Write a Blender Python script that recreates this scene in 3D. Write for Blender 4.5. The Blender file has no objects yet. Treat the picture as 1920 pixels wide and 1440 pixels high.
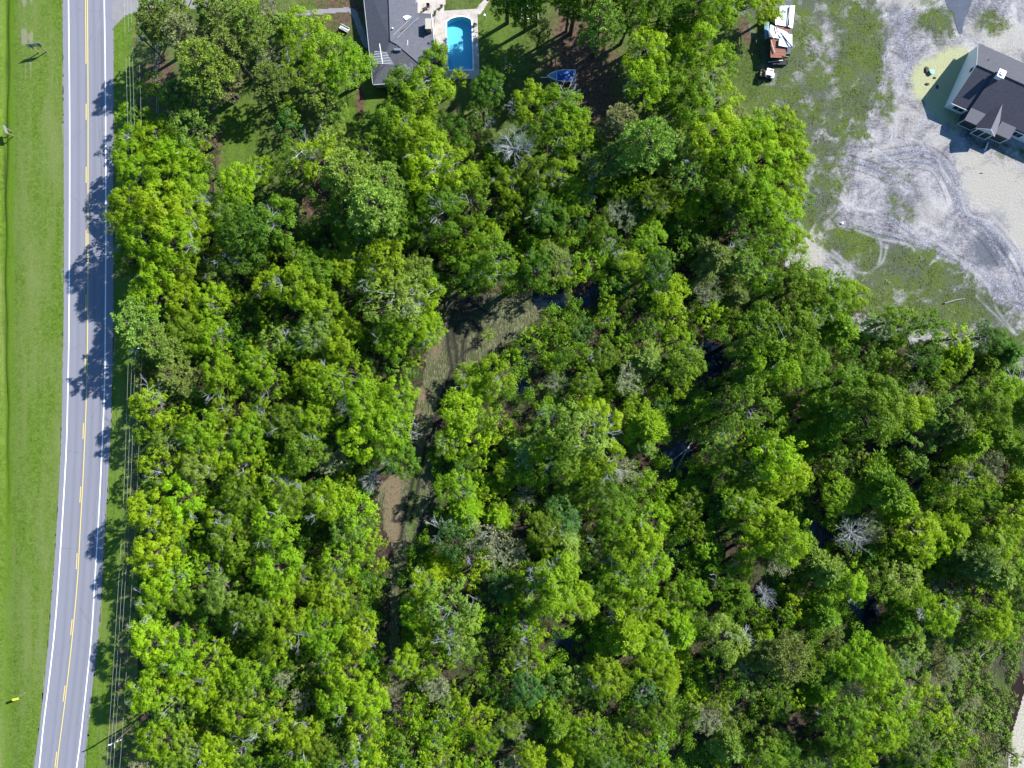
import bpy, math, random
import numpy as np
from mathutils import Vector

random.seed(7)
RNG = np.random.default_rng(11)
C = bpy.context.scene.collection
H = 133.1                      # flying height of the camera in metres; 10 px of the photo = 1 m on the ground

# ------------------------------------------------------------------ camera, sky, sun, exposure
cam_d = bpy.data.cameras.new('camera'); cam = bpy.data.objects.new('camera', cam_d); C.objects.link(cam)
cam.location = (0, 0, H); cam.rotation_euler = (0, 0, 0)
cam_d.sensor_width = 36; cam_d.lens = 24.96; cam_d.clip_start = 1; cam_d.clip_end = 6000
bpy.context.scene.camera = cam

SUN_EL = math.radians(39.0)
SUN_DIR = Vector((math.cos(math.radians(31)) * math.cos(SUN_EL), math.sin(math.radians(31)) * math.cos(SUN_EL), math.sin(SUN_EL)))
w = bpy.data.worlds.new('World'); bpy.context.scene.world = w; w.use_nodes = True
nt = w.node_tree; nt.nodes.clear()
sky = nt.nodes.new('ShaderNodeTexSky'); sky.sky_type = 'NISHITA'; sky.sun_disc = False
sky.sun_elevation = SUN_EL; sky.sun_rotation = math.radians(90 - 31)
sky.air_density = 1.0; sky.dust_density = 0.3; sky.ozone_density = 1.6
bg = nt.nodes.new('ShaderNodeBackground'); bg.inputs['Strength'].default_value = 0.088
wo = nt.nodes.new('ShaderNodeOutputWorld')
hs = nt.nodes.new('ShaderNodeHueSaturation'); hs.inputs['Saturation'].default_value = 1.3; nt.links.new(sky.outputs[0], hs.inputs['Color']); nt.links.new(hs.outputs[0], bg.inputs['Color']); nt.links.new(bg.outputs[0], wo.inputs['Surface'])
sd = bpy.data.lights.new('sun', 'SUN'); sd.energy = 4.3; sd.angle = math.radians(0.53); sd.color = (1.0, 0.98, 0.955)
so = bpy.data.objects.new('sun', sd); C.objects.link(so); so.location = SUN_DIR * 200
so.rotation_euler = (-SUN_DIR).to_track_quat('-Z', 'Y').to_euler()
vs = bpy.context.scene.view_settings
vs.view_transform = 'Standard'; vs.look = 'None'; vs.gamma = 1; vs.use_curve_mapping = False; vs.exposure = 1.3

# ------------------------------------------------------------------ helpers
def P(px, py, z=0.0):
    """ground coordinates of something at height z seen in the photo at px, py"""
    k = (H - z) / H / 10.0
    return ((px - 960) * k, (720 - py) * k, z)
def PX(pts): return [((x - 960) / 10.0, (720 - y) / 10.0) for x, y in pts]

def gz(x, y):
    """height of the land"""
    x = np.asarray(x, float); y = np.asarray(y, float)
    sw = 0.10 * np.sin(x * .13 + 1.3) * np.sin(y * .11 + .4) * np.clip((x + 70) / 10, 0, 1)
    ditch = -0.6 * np.exp(-((x + 95.3 + 0.25 * np.sin(y * .07) + .1 * np.sin(y * .4)) / 0.4) ** 2) * np.clip((y + 32) / 30, 0.05, 1)
    bank = -0.25 * np.exp(-((x + 94.6) / 2.2) ** 2)
    return sw + ditch + bank

def tag(o, label=None, cat=None, group=None, kind=None):
    if label: o['label'] = label
    if cat: o['category'] = cat
    if group: o['group'] = group
    if kind: o['kind'] = kind
    return o
def empty(name, loc=(0, 0, 0), label=None, cat=None, group=None):
    o = bpy.data.objects.new(name, None); C.objects.link(o); o.location = loc; o.empty_display_size = .3
    return tag(o, label, cat, group)

def np_mesh(name, V, F, mat=None, tint=None, smooth=False):
    V = np.asarray(V, np.float32); F = np.asarray(F, np.int32)
    me = bpy.data.meshes.new(name); n, k = F.shape
    me.vertices.add(len(V)); me.vertices.foreach_set('co', V.ravel())
    me.loops.add(n * k); me.loops.foreach_set('vertex_index', F.ravel())
    me.polygons.add(n); me.polygons.foreach_set('loop_start', np.arange(0, n * k, k, dtype=np.int32))
    if tint is not None:
        a = me.attributes.new('tint', 'FLOAT', 'POINT'); a.data.foreach_set('value', np.asarray(tint, np.float32))
    me.update(calc_edges=True); me.validate()
    if smooth: me.polygons.foreach_set('use_smooth', np.ones(n, bool))
    if mat: me.materials.append(mat)
    return me
def link(name, me, parent=None, loc=(0, 0, 0)):
    o = bpy.data.objects.new(name, me); C.objects.link(o); o.location = loc
    if parent: o.parent = parent
    return o

class MB:
    """collects boxes, prisms and tubes and links them as one object"""
    def __init__(s): s.v = []; s.f = []
    def add(s, vs_, fs):
        b = len(s.v); s.v += [tuple(float(c) for c in p) for p in vs_]; s.f += [[b + i for i in f] for f in fs]; return s
    def box(s, x0, y0, z0, x1, y1, z1):
        return s.add([(x0, y0, z0), (x1, y0, z0), (x1, y1, z0), (x0, y1, z0), (x0, y0, z1), (x1, y0, z1), (x1, y1, z1), (x0, y1, z1)],
                     [(0, 3, 2, 1), (4, 5, 6, 7), (0, 1, 5, 4), (1, 2, 6, 5), (2, 3, 7, 6), (3, 0, 4, 7)])
    def prism(s, pts, z0, z1):
        n = len(pts); a = sum(pts[i][0] * pts[(i + 1) % n][1] - pts[(i + 1) % n][0] * pts[i][1] for i in range(n))
        if a < 0: pts = pts[::-1]
        return s.add([(x, y, z0) for x, y in pts] + [(x, y, z1) for x, y in pts],
                     [list(range(n))[::-1], list(range(n, 2 * n))] + [(i, (i + 1) % n, n + (i + 1) % n, n + i) for i in range(n)])
    def slab(s, pts, t):
        """roof plane of thickness t under 3-D outline pts"""
        n = len(pts)
        a = sum(pts[i][0] * pts[(i + 1) % n][1] - pts[(i + 1) % n][0] * pts[i][1] for i in range(n))
        if a < 0: pts = pts[::-1]
        return s.add([(p[0], p[1], p[2] - t) for p in pts] + list(pts),
                     [list(range(n))[::-1], list(range(n, 2 * n))] + [(i, (i + 1) % n, n + (i + 1) % n, n + i) for i in range(n)])
    def tube(s, pts, r, n=6, cap=True):
        pts = [Vector(p) for p in pts]; m = len(pts); rs = r if isinstance(r, (list, tuple)) else [r] * m
        vs_ = []
        for i, p in enumerate(pts):
            d = (pts[min(i + 1, m - 1)] - pts[max(i - 1, 0)]).normalized()
            a = d.orthogonal().normalized(); b = d.cross(a)
            if i == 0: ref = a
            else:
                a = (ref - d * ref.dot(d)).normalized(); b = d.cross(a); ref = a
            for k in range(n):
                t = 2 * math.pi * k / n; vs_.append(p + (a * math.cos(t) + b * math.sin(t)) * rs[i])
        fs = [(i * n + k, i * n + (k + 1) % n, (i + 1) * n + (k + 1) % n, (i + 1) * n + k) for i in range(m - 1) for k in range(n)]
        if cap: fs += [list(range(n))[::-1], [(m - 1) * n + k for k in range(n)]]
        return s.add(vs_, fs)
    def xf(s, f): s.v = [f(p) for p in s.v]; return s
    def build(s, name, mat, parent=None, bevel=0):
        me = bpy.data.meshes.new(name); org = (0, 0, 0)
        if parent is not None:
            org = tuple(parent.location)
            if parent.parent is not None: org = tuple(Vector(org) + parent.parent.location)
        if parent is None or True:
            me.from_pydata([(p[0] - org[0], p[1] - org[1], p[2] - org[2]) for p in s.v], [], s.f)
        me.update(); me.materials.append(mat)
        o = link(name, me, parent)
        if bevel:
            b = o.modifiers.new('bevel', 'BEVEL'); b.width = bevel; b.segments = 2
        return o

# ------------------------------------------------------------------ materials
class NG:
    def __init__(s, name, rough=.8, spec=.3):
        s.m = bpy.data.materials.new(name); s.m.use_nodes = True; s.t = s.m.node_tree
        s.b = s.t.nodes['Principled BSDF']; s.b.inputs['Roughness'].default_value = rough
        s.b.inputs['Specular IOR Level'].default_value = spec
        s.out = s.t.nodes['Material Output']
    def n(s, typ, **kw):
        x = s.t.nodes.new(typ)
        for k, v in kw.items(): setattr(x, k, v)
        return x
    def l(s, a, b): s.t.links.new(a, b)
    def put(s, sock, v):
        if hasattr(v, 'is_output') or isinstance(v, bpy.types.NodeSocket): s.l(v, sock)
        else:
            if isinstance(v, (tuple, list)) and len(v) == 3 and sock.type == 'RGBA': v = (*v, 1)
            sock.default_value = v
    def pos(s):
        if not hasattr(s, '_p'): s._p = s.n('ShaderNodeNewGeometry').outputs['Position']
        return s._p
    def obj(s): return s.n('ShaderNodeTexCoord').outputs['Object']
    def uv(s): return s.n('ShaderNodeTexCoord').outputs['UV']
    def scale(s, vec, sc, rot=(0, 0, 0)):
        m = s.n('ShaderNodeMapping'); s.l(vec, m.inputs[0]); m.inputs['Scale'].default_value = sc; m.inputs['Rotation'].default_value = rot
        return m.outputs[0]
    def noise(s, sc, det=4, rough=.6, vec=None, dist=0):
        x = s.n('ShaderNodeTexNoise'); s.l(vec or s.pos(), x.inputs['Vector']); x.inputs['Scale'].default_value = sc
        x.inputs['Detail'].default_value = det; x.inputs['Roughness'].default_value = rough; x.inputs['Distortion'].default_value = dist
        return x.outputs['Fac']
    def voro(s, sc, vec=None, out='Distance', feat='F1'):
        x = s.n('ShaderNodeTexVoronoi', feature=feat); s.l(vec or s.pos(), x.inputs['Vector']); x.inputs['Scale'].default_value = sc
        return x.outputs[out]
    def math(s, op, a, b=0.0, c=0.0, clamp=False):
        x = s.n('ShaderNodeMath', operation=op, use_clamp=clamp); s.put(x.inputs[0], a); s.put(x.inputs[1], b); s.put(x.inputs[2], c)
        return x.outputs[0]
    def mr(s, v, a, b, c=0.0, d=1.0):
        x = s.n('ShaderNodeMapRange'); s.put(x.inputs[0], v)
        for i, q in enumerate((a, b, c, d)): x.inputs[i + 1].default_value = q
        return x.outputs[0]
    def mix(s, f, a, b, mode='MIX'):
        x = s.n('ShaderNodeMix', data_type='RGBA', blend_type=mode); s.put(x.inputs[0], f); s.put(x.inputs[6], a); s.put(x.inputs[7], b)
        return x.outputs[2]
    def ramp(s, v, stops):
        x = s.n('ShaderNodeValToRGB'); s.l(v, x.inputs[0]); e = x.color_ramp.elements
        while len(e) < len(stops): e.new(.5)
        for i, (p, c) in enumerate(stops): e[i].position = p; e[i].color = (*c, 1)
        return x.outputs[0]
    def attr(s, name, out='Fac'): return s.n('ShaderNodeAttribute', attribute_name=name).outputs[out]
    def sep(s, c):
        x = s.n('ShaderNodeSeparateColor'); s.l(c, x.inputs[0]); return x.outputs
    def col(s, c): s.put(s.b.inputs['Base Color'], c); return s
    def bump(s, h, d=.05, st=1.0):
        x = s.n('ShaderNodeBump'); s.put(x.inputs['Height'], h); x.inputs['Distance'].default_value = d; x.inputs['Strength'].default_value = st
        s.l(x.outputs[0], s.b.inputs['Normal']); return s

def plain(name, c, rough=.6, var=.12, sc=2.0, spec=.4, metal=0.0):
    g = NG(name, rough, spec); n = g.noise(sc, 5, .65)
    c2 = tuple(x * (1 - var * 2) for x in c); c1 = tuple(min(1, x * (1 + var)) for x in c)
    g.col(g.mix(n, c2, c1)); g.b.inputs['Metallic'].default_value = metal
    return g.m

def leaf_mat(name, trans=.35, rough=.55, warm=True):
    g = NG(name, rough, .25)
    oc = g.n('ShaderNodeObjectInfo'); tint = g.attr('tint')
    lo = g.mix(1.0, oc.outputs['Color'], (.68, .74, .62), 'MULTIPLY'); hi = g.mix(1.0, oc.outputs['Color'], (1.25, 1.2, .9) if warm else (1.35, 1.3, 1.2), 'MULTIPLY')
    c = g.mix(tint, lo, hi)
    g.col(c)
    tr = g.n('ShaderNodeBsdfTranslucent'); g.l(g.mix(1.0, c, (1.15, 1.25, .45), 'MULTIPLY'), tr.inputs[0])
    mx = g.n('ShaderNodeMixShader'); mx.inputs[0].default_value = trans
    g.l(g.b.outputs[0], mx.inputs[1]); g.l(tr.outputs[0], mx.inputs[2]); g.l(mx.outputs[0], g.out.inputs[0])
    return g.m
def water_mat(name, col, rough=.06, depth_col=None):
    g = NG(name, rough, .5); n = g.noise(.6, 4); g.col(g.mix(n, col, tuple(c * 1.9 for c in col)))
    g.b.inputs['IOR'].default_value = 1.33; g.bump(g.noise(3.0, 3), .012, .35); return g.m

M = {}
M['leaf'] = leaf_mat('leaves', .42); M['lichen'] = plain('pale_lichened_twigs', (.42, .44, .44), .9, .2, 3, .1); M['needle'] = leaf_mat('needles', .2, .6, False)
M['bark'] = plain('bark', (.10, .08, .065), .9, .3, 3.0, .1)
M['grey_bark'] = plain('lichened_bark', (.26, .26, .25), .9, .3, 2.0, .1)
M['white'] = plain('white_paint', (.74, .75, .76), .5, .04)
M['metal'] = plain('galvanised_metal', (.42, .45, .48), .35, .15, 3.0, .5, .6)
M['wood'] = plain('weathered_wood', (.24, .19, .14), .85, .25, 3.0, .1)
M['dark'] = plain('dark_rubber', (.02, .02, .022), .8, .2)
M['glass'] = plain('window_glass', (.02, .028, .035), .08, .1, 1.0, .8)

# --- forest floor
g = NG('forest_floor', .95, .1)
n1 = g.noise(.18, 5); n2 = g.noise(1.6, 6, .7); n3 = g.noise(.07, 3)
litter = g.ramp(n2, [(.3, (.014, .010, .009)), (.48, (.038, .027, .021)), (.6, (.075, .05, .036)), (.75, (.13, .095, .065))])
herb = g.ramp(g.noise(2.6, 6, .75), [(.3, (.014, .03, .008)), (.5, (.035, .07, .012)), (.7, (.075, .125, .025))])
g.col(g.mix(g.mr(g.math('ADD', n1, g.math('MULTIPLY', n2, .35)), .62, .8), litter, herb)); g.bump(n2, .25, .8); M['floor'] = g.m

# --- mown grass with streaks along the road
def grass_mat(name, dry=.5, streak=True, litter=False):
    g = NG(name, .9, .15)
    v = g.scale(g.pos(), (1, .06, 1)) if streak else g.pos()
    s1 = g.noise(.55, 5, .6, v); s2 = g.noise(2.2, 5, .7, g.pos()); s3 = g.noise(9, 3, .7); big = g.noise(.05, 4)
    s2 = g.math('ADD', g.math('MULTIPLY', s2, .6), g.math('MULTIPLY', g.noise(.9, 6, .75), .4))
    base = g.ramp(s2, [(.38, (.040, .074, .005)), (.5, (.074, .130, .010)), (.60, (.115, .172, .026))] if streak else [(.36, (.018, .036, .006)), (.48, (.042, .070, .011)), (.62, (.092, .115, .028))])
    drycol = g.mix(g.mr(s3, .35, .65), (.085, .12, .025), (.165, .20, .065))
    f = g.math('ADD', g.math('MULTIPLY', g.mr(s1, .42, .68), dry), g.math('MULTIPLY', g.mr(g.noise(.16, 5, .65, g.scale(g.pos(), (1, .35, 1))), .45, .62), .45), clamp=True)
    c = g.mix(f, base, drycol)
    mk = g.sep(g.attr('mask', 'Color'))
    bright = g.mix(s2, (.05, .115, .001), (.095, .175, .003))
    c = g.mix(g.math('MULTIPLY', mk[0], g.mr(s2, .3, .55), clamp=True), c, bright)
    dirt = g.mix(s3, (.11, .115, .065), (.24, .24, .15))
    lit = g.mix(g.mr(g.noise(1.8, 6, .8), .35, .65), (.03, .022, .016), (.15, .092, .062))
    c = g.mix(g.mr(g.math('ADD', mk[1], g.math('MULTIPLY', g.math('SUBTRACT', g.noise(1.1, 5, .7, v), .5), 1.6)), .45, .75), c, dirt)
    c = g.mix(g.mr(g.math('ADD', mk[2], g.math('MULTIPLY', g.math('SUBTRACT', g.noise(.7, 7, .75), .5), 2.6)), .38, .85), c, lit)
    c = g.mix(g.math('MULTIPLY', g.attr('wetline'), g.mr(s3, .3, .6, .6, 1.0)), c, (.02, .026, .006)); g.col(c); g.bump(g.math('ADD', s3, s2), .10, .8); return g.m
M['verge'] = grass_mat('mown_verge_grass', .55); M['lawn'] = grass_mat('yard_grass', .25, False)

# --- road
g = NG('sun_bleached_asphalt', .75, .25)
uvx = g.n('ShaderNodeSeparateXYZ'); g.l(g.uv(), uvx.inputs[0]); U = uvx.outputs[0]
st = g.noise(1.4, 5, .65, g.scale(g.uv(), (1, .035, 1))); fine = g.noise(14, 4, .7); big = g.noise(.25, 4)
c = g.mix(st, (.168, .171, .20), (.218, .22, .252)); c = g.mix(g.mr(big, .35, .7, 0, .35), c, (.18, .178, .205))
for ctr in (.30, .455, .62, .775):
    d = g.math('ABSOLUTE', g.math('SUBTRACT', U, ctr * 9.3)); c = g.mix(g.mr(d, 0, .5, .5, 0), c, (.135, .137, .165))
c = g.mix(g.math('MULTIPLY', fine, .35), c, (.12, .12, .14))
cr = g.voro(.16, g.scale(g.uv(), (1, .35, 1)), 'Distance', 'DISTANCE_TO_EDGE')
c = g.mix(g.mr(g.math('ADD', cr, g.math('MULTIPLY', g.noise(2, 4), .05)), .022, .032, .28, 0), c, (.09, .09, .10))
g.col(c); g.bump(fine, .01, .4); M['road'] = g.m
for nm, c in (('line_white', (.80, .80, .82)), ('line_yellow', (.62, .48, .11))):
    g = NG(nm, .6, .3); g.col(g.mix(g.mr(g.noise(5, 5, .75), .42, .8, 0, .5), c, (.3, .3, .28))); M[nm] = g.m

# --- sandy lot
g = NG('sandy_lot_ground', .95, .15)
mk = g.attr('mask', 'Color'); R_, G_, B_ = g.sep(mk)[0:3]; T_ = g.attr('track')
f1 = g.noise(.9, 7, .72, None, .6); f2 = g.noise(5.5, 6, .75, None, .4); f3 = g.noise(.22, 5, .6, None, 1.0); f4 = g.noise(1.9, 6, .75, None, .3)
def rings(sc, dist, off):
    rk = g.n('ShaderNodeTexWave', wave_type='RINGS'); mp = g.n('ShaderNodeMapping'); g.l(g.pos(), mp.inputs[0]); mp.inputs['Location'].default_value = off; g.l(mp.outputs[0], rk.inputs[0]); rk.inputs['Scale'].default_value = sc
    rk.inputs['Distortion'].default_value = dist; rk.inputs['Detail'].default_value = 4; rk.inputs['Detail Scale'].default_value = .6; rk.inputs['Detail Roughness'].default_value = .65; return rk.outputs['Fac']
rk1 = rings(.5, 14, (-81, -48, 0)); rk2 = rings(.62, 22, (-60, -30, 0))
sand = g.ramp(g.math('ADD', g.math('MULTIPLY', f4, .32), g.math('ADD', g.math('MULTIPLY', f3, .52), g.math('MULTIPLY', f2, .16))), [(.38, (.075, .072, .082)), (.45, (.15, .142, .155)), (.51, (.26, .246, .255)), (.59, (.40, .38, .37))])
sand = g.mix(g.mr(g.math('MULTIPLY', rk1, rk2), .35, .9, 0, .6), sand, (.34, .325, .335))
sand = g.mix(g.mr(f2, .53, .66, 0, .6), sand, (.06, .06, .065))
pale = g.mix(f2, (.25, .235, .20), (.38, .36, .315)); pale = g.mix(g.math('MULTIPLY', rk1, .12), pale, (.43, .41, .37)); yel = g.mix(f2, (.27, .275, .145), (.40, .405, .235))
Ysel = g.attr('cream')
sand = g.mix(g.mr(g.math('ADD', B_, g.math('MULTIPLY', g.math('SUBTRACT', f1, .5), 1.5)), .28, .8), sand, pale)
sand = g.mix(g.mr(g.math('ADD', Ysel, g.math('MULTIPLY', g.math('SUBTRACT', f1, .5), 1.0)), .34, .66), sand, yel)
pale = pale; wet = g.mix(f4, (.04, .048, .06), (.125, .135, .155))
sand = g.mix(g.mr(g.math('ADD', G_, g.math('MULTIPLY', g.math('SUBTRACT', f1, .5), 1.2)), .35, .85, 0, .9), sand, wet)
rip = g.noise(3.4, 5, .85, None, 1.0)
rt = g.attr('rut'); trk = g.ramp(rip, [(.40, (.045, .05, .065)), (.5, (.17, .17, .20)), (.60, (.42, .43, .48))])
sand = g.mix(g.mr(g.math('ADD', T_, g.math('MULTIPLY', g.math('SUBTRACT', f4, .5), 1.3)), .45, .9, 0, .85), sand, trk)
sand = g.mix(g.math('MULTIPLY', rt, g.mr(f2, .38, .55), clamp=True), sand, (.035, .035, .045)); pt = g.attr('pathway'); sand = g.mix(g.math('MULTIPLY', pt, g.mr(f2, .35, .6, .3, 1), clamp=True), sand, (.36, .345, .35))
gr = g.ramp(g.math('ADD', g.math('MULTIPLY', f4, .6), g.math('MULTIPLY', f2, .4)), [(.36, (.022, .036, .008)), (.46, (.05, .08, .010)), (.54, (.085, .12, .018)), (.64, (.13, .155, .045))])
gr = g.mix(g.mr(g.noise(.16, 5, .65), .44, .60, 0, .8), gr, g.mix(f2, (.045, .052, .042), (.10, .11, .08)))
gm = g.mr(g.math('ADD', R_, g.math('MULTIPLY', g.math('SUBTRACT', g.noise(.42, 8, .68, None, .5), .5), 2.3)), .36, .78)
gm2 = g.math('MULTIPLY', gm, g.mr(f4, .36, .48, .62, 1)); gm2 = g.math('MULTIPLY', gm2, g.math('SUBTRACT', 1, g.math('MULTIPLY', pt, .85)))
g.col(g.mix(gm2, sand, gr)); g.bump(g.math('ADD', f2, f4), .16, .9); M['lot'] = g.m

# --- trail
g = NG('mown_trail_ground', .95, .1)
R_, G_, B_ = g.sep(g.attr('mask', 'Color'))[0:3]; f1 = g.noise(1.2, 6, .7); f2 = g.noise(6, 5, .75)
st = g.noise(4.5, 4, .7, g.scale(g.pos(), (1, .25, 1), (0, 0, .2)))
c = g.ramp(st, [(.34, (.035, .03, .02)), (.46, (.085, .085, .045)), (.56, (.15, .14, .085)), (.68, (.24, .22, .15))])
c = g.mix(g.mr(f1, .45, .65), c, g.mix(st, (.025, .05, .01), (.12, .155, .045)))
c = g.mix(g.mr(g.math('ADD', G_, g.math('MULTIPLY', g.math('SUBTRACT', f1, .5), .9)), .4, .7), c, g.mix(f2, (.09, .072, .042), (.25, .195, .12)))
c = g.mix(g.mr(g.math('ADD', B_, g.math('MULTIPLY', g.math('SUBTRACT', f1, .5), .6)), .4, .65), c, g.mix(f2, (.06, .11, .015), (.12, .17, .045)))
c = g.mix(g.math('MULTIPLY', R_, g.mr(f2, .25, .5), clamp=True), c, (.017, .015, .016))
c = g.mix(g.mr(g.noise(2.2, 5, .8), .5, .68, 0, .75), c, (.03, .025, .02)); g.col(c); g.bump(f2, .2, .9); M['trail'] = g.m

g = NG('fine_sand', .95, .1); f2 = g.noise(3, 6, .7); g.col(g.ramp(f2, [(.3, (.2, .185, .14)), (.5, (.32, .30, .24)), (.7, (.42, .40, .34))])); g.bump(f2, .05); M['sand'] = g.m
g = NG('pale_concrete', .8, .3); f2 = g.noise(.8, 7, .7); g.col(g.ramp(f2, [(.3, (.26, .23, .20)), (.5, (.38, .34, .30)), (.7, (.45, .41, .37))])); M['concrete'] = g.m
g = NG('grey_concrete', .8, .3); f2 = g.noise(.8, 7, .7); g.col(g.mix(f2, (.13, .12, .12), (.27, .26, .26))); M['grey_concrete'] = g.m
M['swamp'] = water_mat('swamp_water', (.004, .007, .012), .04)
M['puddle'] = water_mat('muddy_puddle', (.05, .058, .075), .12)
M['ditch_water'] = water_mat('tannin_water', (.016, .009, .006), .1)

def roof_mat(name, c):
    g = NG(name, .8, .35); br = g.n('ShaderNodeTexBrick'); g.l(g.obj(), br.inputs[0]); br.inputs['Scale'].default_value = 1
    br.inputs['Brick Width'].default_value = .45; br.inputs['Row Height'].default_value = .2; br.inputs['Mortar Size'].default_value = .012
    br.inputs['Color1'].default_value = (*[x * 1.12 for x in c], 1); br.inputs['Color2'].default_value = (*[x * .82 for x in c], 1); br.inputs['Mortar'].default_value = (*[x * .6 for x in c], 1)
    st = g.noise(.5, 5, .65); fi = g.noise(9, 4, .8)
    cc = g.mix(g.math('MULTIPLY', st, .4), br.outputs[0], tuple(x * .7 for x in c)); cc = g.mix(g.mr(fi, .45, .7, 0, .35), cc, tuple(x * 1.5 for x in c))
    g.col(cc); g.bump(br.outputs['Fac'], .01, -.5); return g.m
M['shingle_old'] = roof_mat('weathered_grey_shingles', (.085, .088, .105)); M['shingle_new'] = roof_mat('charcoal_shingles', (.058, .058, .072))
M['siding'] = plain('white_siding', (.66, .68, .70), .6, .03, 1.0)
M['cream'] = plain('cream_wall', (.38, .35, .29), .7, .06)
M['brick'] = plain('tan_chimney_brick', (.28, .21, .16), .85, .25, 4.0)
M['screen'] = plain('insect_screen', (.035, .05, .055), .5, .2, 2)
M['tin'] = plain('white_sheet_metal', (.80, .81, .83), .3, .05, 1, .5)
M['tinroof'] = plain('white_patio_roof', (.40, .42, .46), .4, .1, .6, .5)
M['redboard'] = plain('reddish_boards', (.26, .10, .065), .8, .3, 3)
M['blue'] = plain('blue_boat_cover', (.012, .075, .34), .55, .35, .9, .4)
M['teal'] = plain('teal_plastic', (.10, .36, .32), .5, .1)
M['yellow'] = plain('yellow_sign_sheet', (.75, .80, .03), .5, .05)
M['tyre'] = M['dark']
M['lightblue'] = plain('faded_blue_panel', (.15, .27, .36), .6, .1)
g = NG('pool_plaster', .5, .3); f = g.noise(7, 3, .6, None, .8); g.col(g.mix(f, (.10, .38, .50), (.20, .55, .66))); M['plaster'] = g.m
# clear pool water: tinted see-through body with a sharp reflecting surface
g = NG('pool_water', .03, .5)
tp = g.n('ShaderNodeBsdfTransparent'); tp.inputs[0].default_value = (.78, .95, .98, 1)
gl = g.n('ShaderNodeBsdfGlossy'); gl.inputs['Roughness'].default_value = .03
bp = g.n('ShaderNodeBump'); g.l(g.noise(4, 3), bp.inputs['Height']); bp.inputs['Distance'].default_value = .02; bp.inputs['Strength'].default_value = .4
g.l(bp.outputs[0], gl.inputs['Normal']); mx = g.n('ShaderNodeMixShader'); mx.inputs[0].default_value = .035; g.l(tp.outputs[0], mx.inputs[1]); g.l(gl.outputs[0], mx.inputs[2])
g.l(mx.outputs[0], g.out.inputs[0]); M['poolwater'] = g.m

# ------------------------------------------------------------------ numpy geometry tools
def vnoise(x, y, sc, seed=0):
    r = np.random.default_rng(seed); T = r.random((64, 64)); X = x / sc + 100; Y = y / sc + 100
    xi = np.floor(X).astype(int); yi = np.floor(Y).astype(int); fx = X - xi; fy = Y - yi
    fx = fx * fx * (3 - 2 * fx); fy = fy * fy * (3 - 2 * fy)
    a = T[xi % 64, yi % 64]; b = T[(xi + 1) % 64, yi % 64]; c = T[xi % 64, (yi + 1) % 64]; d = T[(xi + 1) % 64, (yi + 1) % 64]
    return (a * (1 - fx) + b * fx) * (1 - fy) + (c * (1 - fx) + d * fx) * fy
def seg_dist(x, y, pts, closed=False):
    d = np.full(np.shape(x), 1e9); n = len(pts)
    for i in range(n if closed else n - 1):
        (ax, ay), (bx, by) = pts[i], pts[(i + 1) % n]; dx, dy = bx - ax, by - ay; L = dx * dx + dy * dy + 1e-9
        t = np.clip(((x - ax) * dx + (y - ay) * dy) / L, 0, 1); d = np.minimum(d, np.hypot(x - ax - t * dx, y - ay - t * dy))
    return d
def inside(x, y, pts):
    x = np.asarray(x, float); y = np.asarray(y, float); r = np.zeros(x.shape, bool); n = len(pts)
    for i in range(n):
        (ax, ay), (bx, by) = pts[i], pts[(i + 1) % n]
        if ay == by: continue
        c = ((ay > y) != (by > y)) & (x < (bx - ax) * (y - ay) / (by - ay) + ax); r ^= c
    return r
def sdf(x, y, pts): d = seg_dist(x, y, pts, True); return np.where(inside(x, y, pts), d, -d)
def smooth(pts, k=4, closed=False):
    out = []; n = len(pts)
    for i in range(n if closed else n - 1):
        if closed: a, b, c, d = pts[i - 1], pts[i], pts[(i + 1) % n], pts[(i + 2) % n]
        else: a, b, c, d = pts[max(i - 1, 0)], pts[i], pts[i + 1], pts[min(i + 2, n - 1)]
        for j in range(k):
            t = j / k; out.append(tuple(.5 * (2 * b[q] + (c[q] - a[q]) * t + (2 * a[q] - 5 * b[q] + 4 * c[q] - d[q]) * t * t + (3 * b[q] - a[q] - 3 * c[q] + d[q]) * t ** 3) for q in range(len(b))))
    if not closed: out.append(tuple(pts[-1]))
    return out

def sheet(name, poly, dz, cell, mat, jit=.6, jsc=1.2, attrs=None, parent=None, kind='structure', hole=None):
    """irregular-edged sheet that follows the land; poly in metres"""
    poly = smooth(poly, 4, True)
    xs = [p[0] for p in poly]; ys = [p[1] for p in poly]
    gx = np.arange(min(xs) - 1, max(xs) + 1 + cell, cell); gy = np.arange(min(ys) - 1, max(ys) + 1 + cell, cell)
    X, Y = np.meshgrid(gx, gy); s = sdf(X, Y, poly)
    s = s + jit * (vnoise(X, Y, jsc, 3) - .5) * 2 + jit * .6 * (vnoise(X, Y, jsc * .35, 4) - .5) * 2
    if hole is not None: s = np.minimum(s, -sdf(X, Y, hole))
    ny, nx = X.shape; cc = (s[:-1, :-1] + s[1:, :-1] + s[:-1, 1:] + s[1:, 1:]) / 4 > 0
    idx = np.arange(nx * ny).reshape(ny, nx)
    F = np.stack([idx[:-1, :-1][cc], idx[:-1, 1:][cc], idx[1:, 1:][cc], idx[1:, :-1][cc]], 1)
    # pull border vertices towards the outline
    used, inv = np.unique(F, return_inverse=True); F = inv.reshape(F.shape)
    x = X.ravel()[used]; y = Y.ravel()[used]
    V = np.stack([x, y, gz(x, y) + dz], 1); me = np_mesh(name, V, F, mat)
    if attrs:
        for an, (tp, val) in attrs(x, y).items():
            a = me.attributes.new(an, tp, 'POINT')
            a.data.foreach_set('color' if tp == 'FLOAT_COLOR' else 'value', np.asarray(val, np.float32).ravel())
    return tag(link(name, me, parent), kind=kind)
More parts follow.
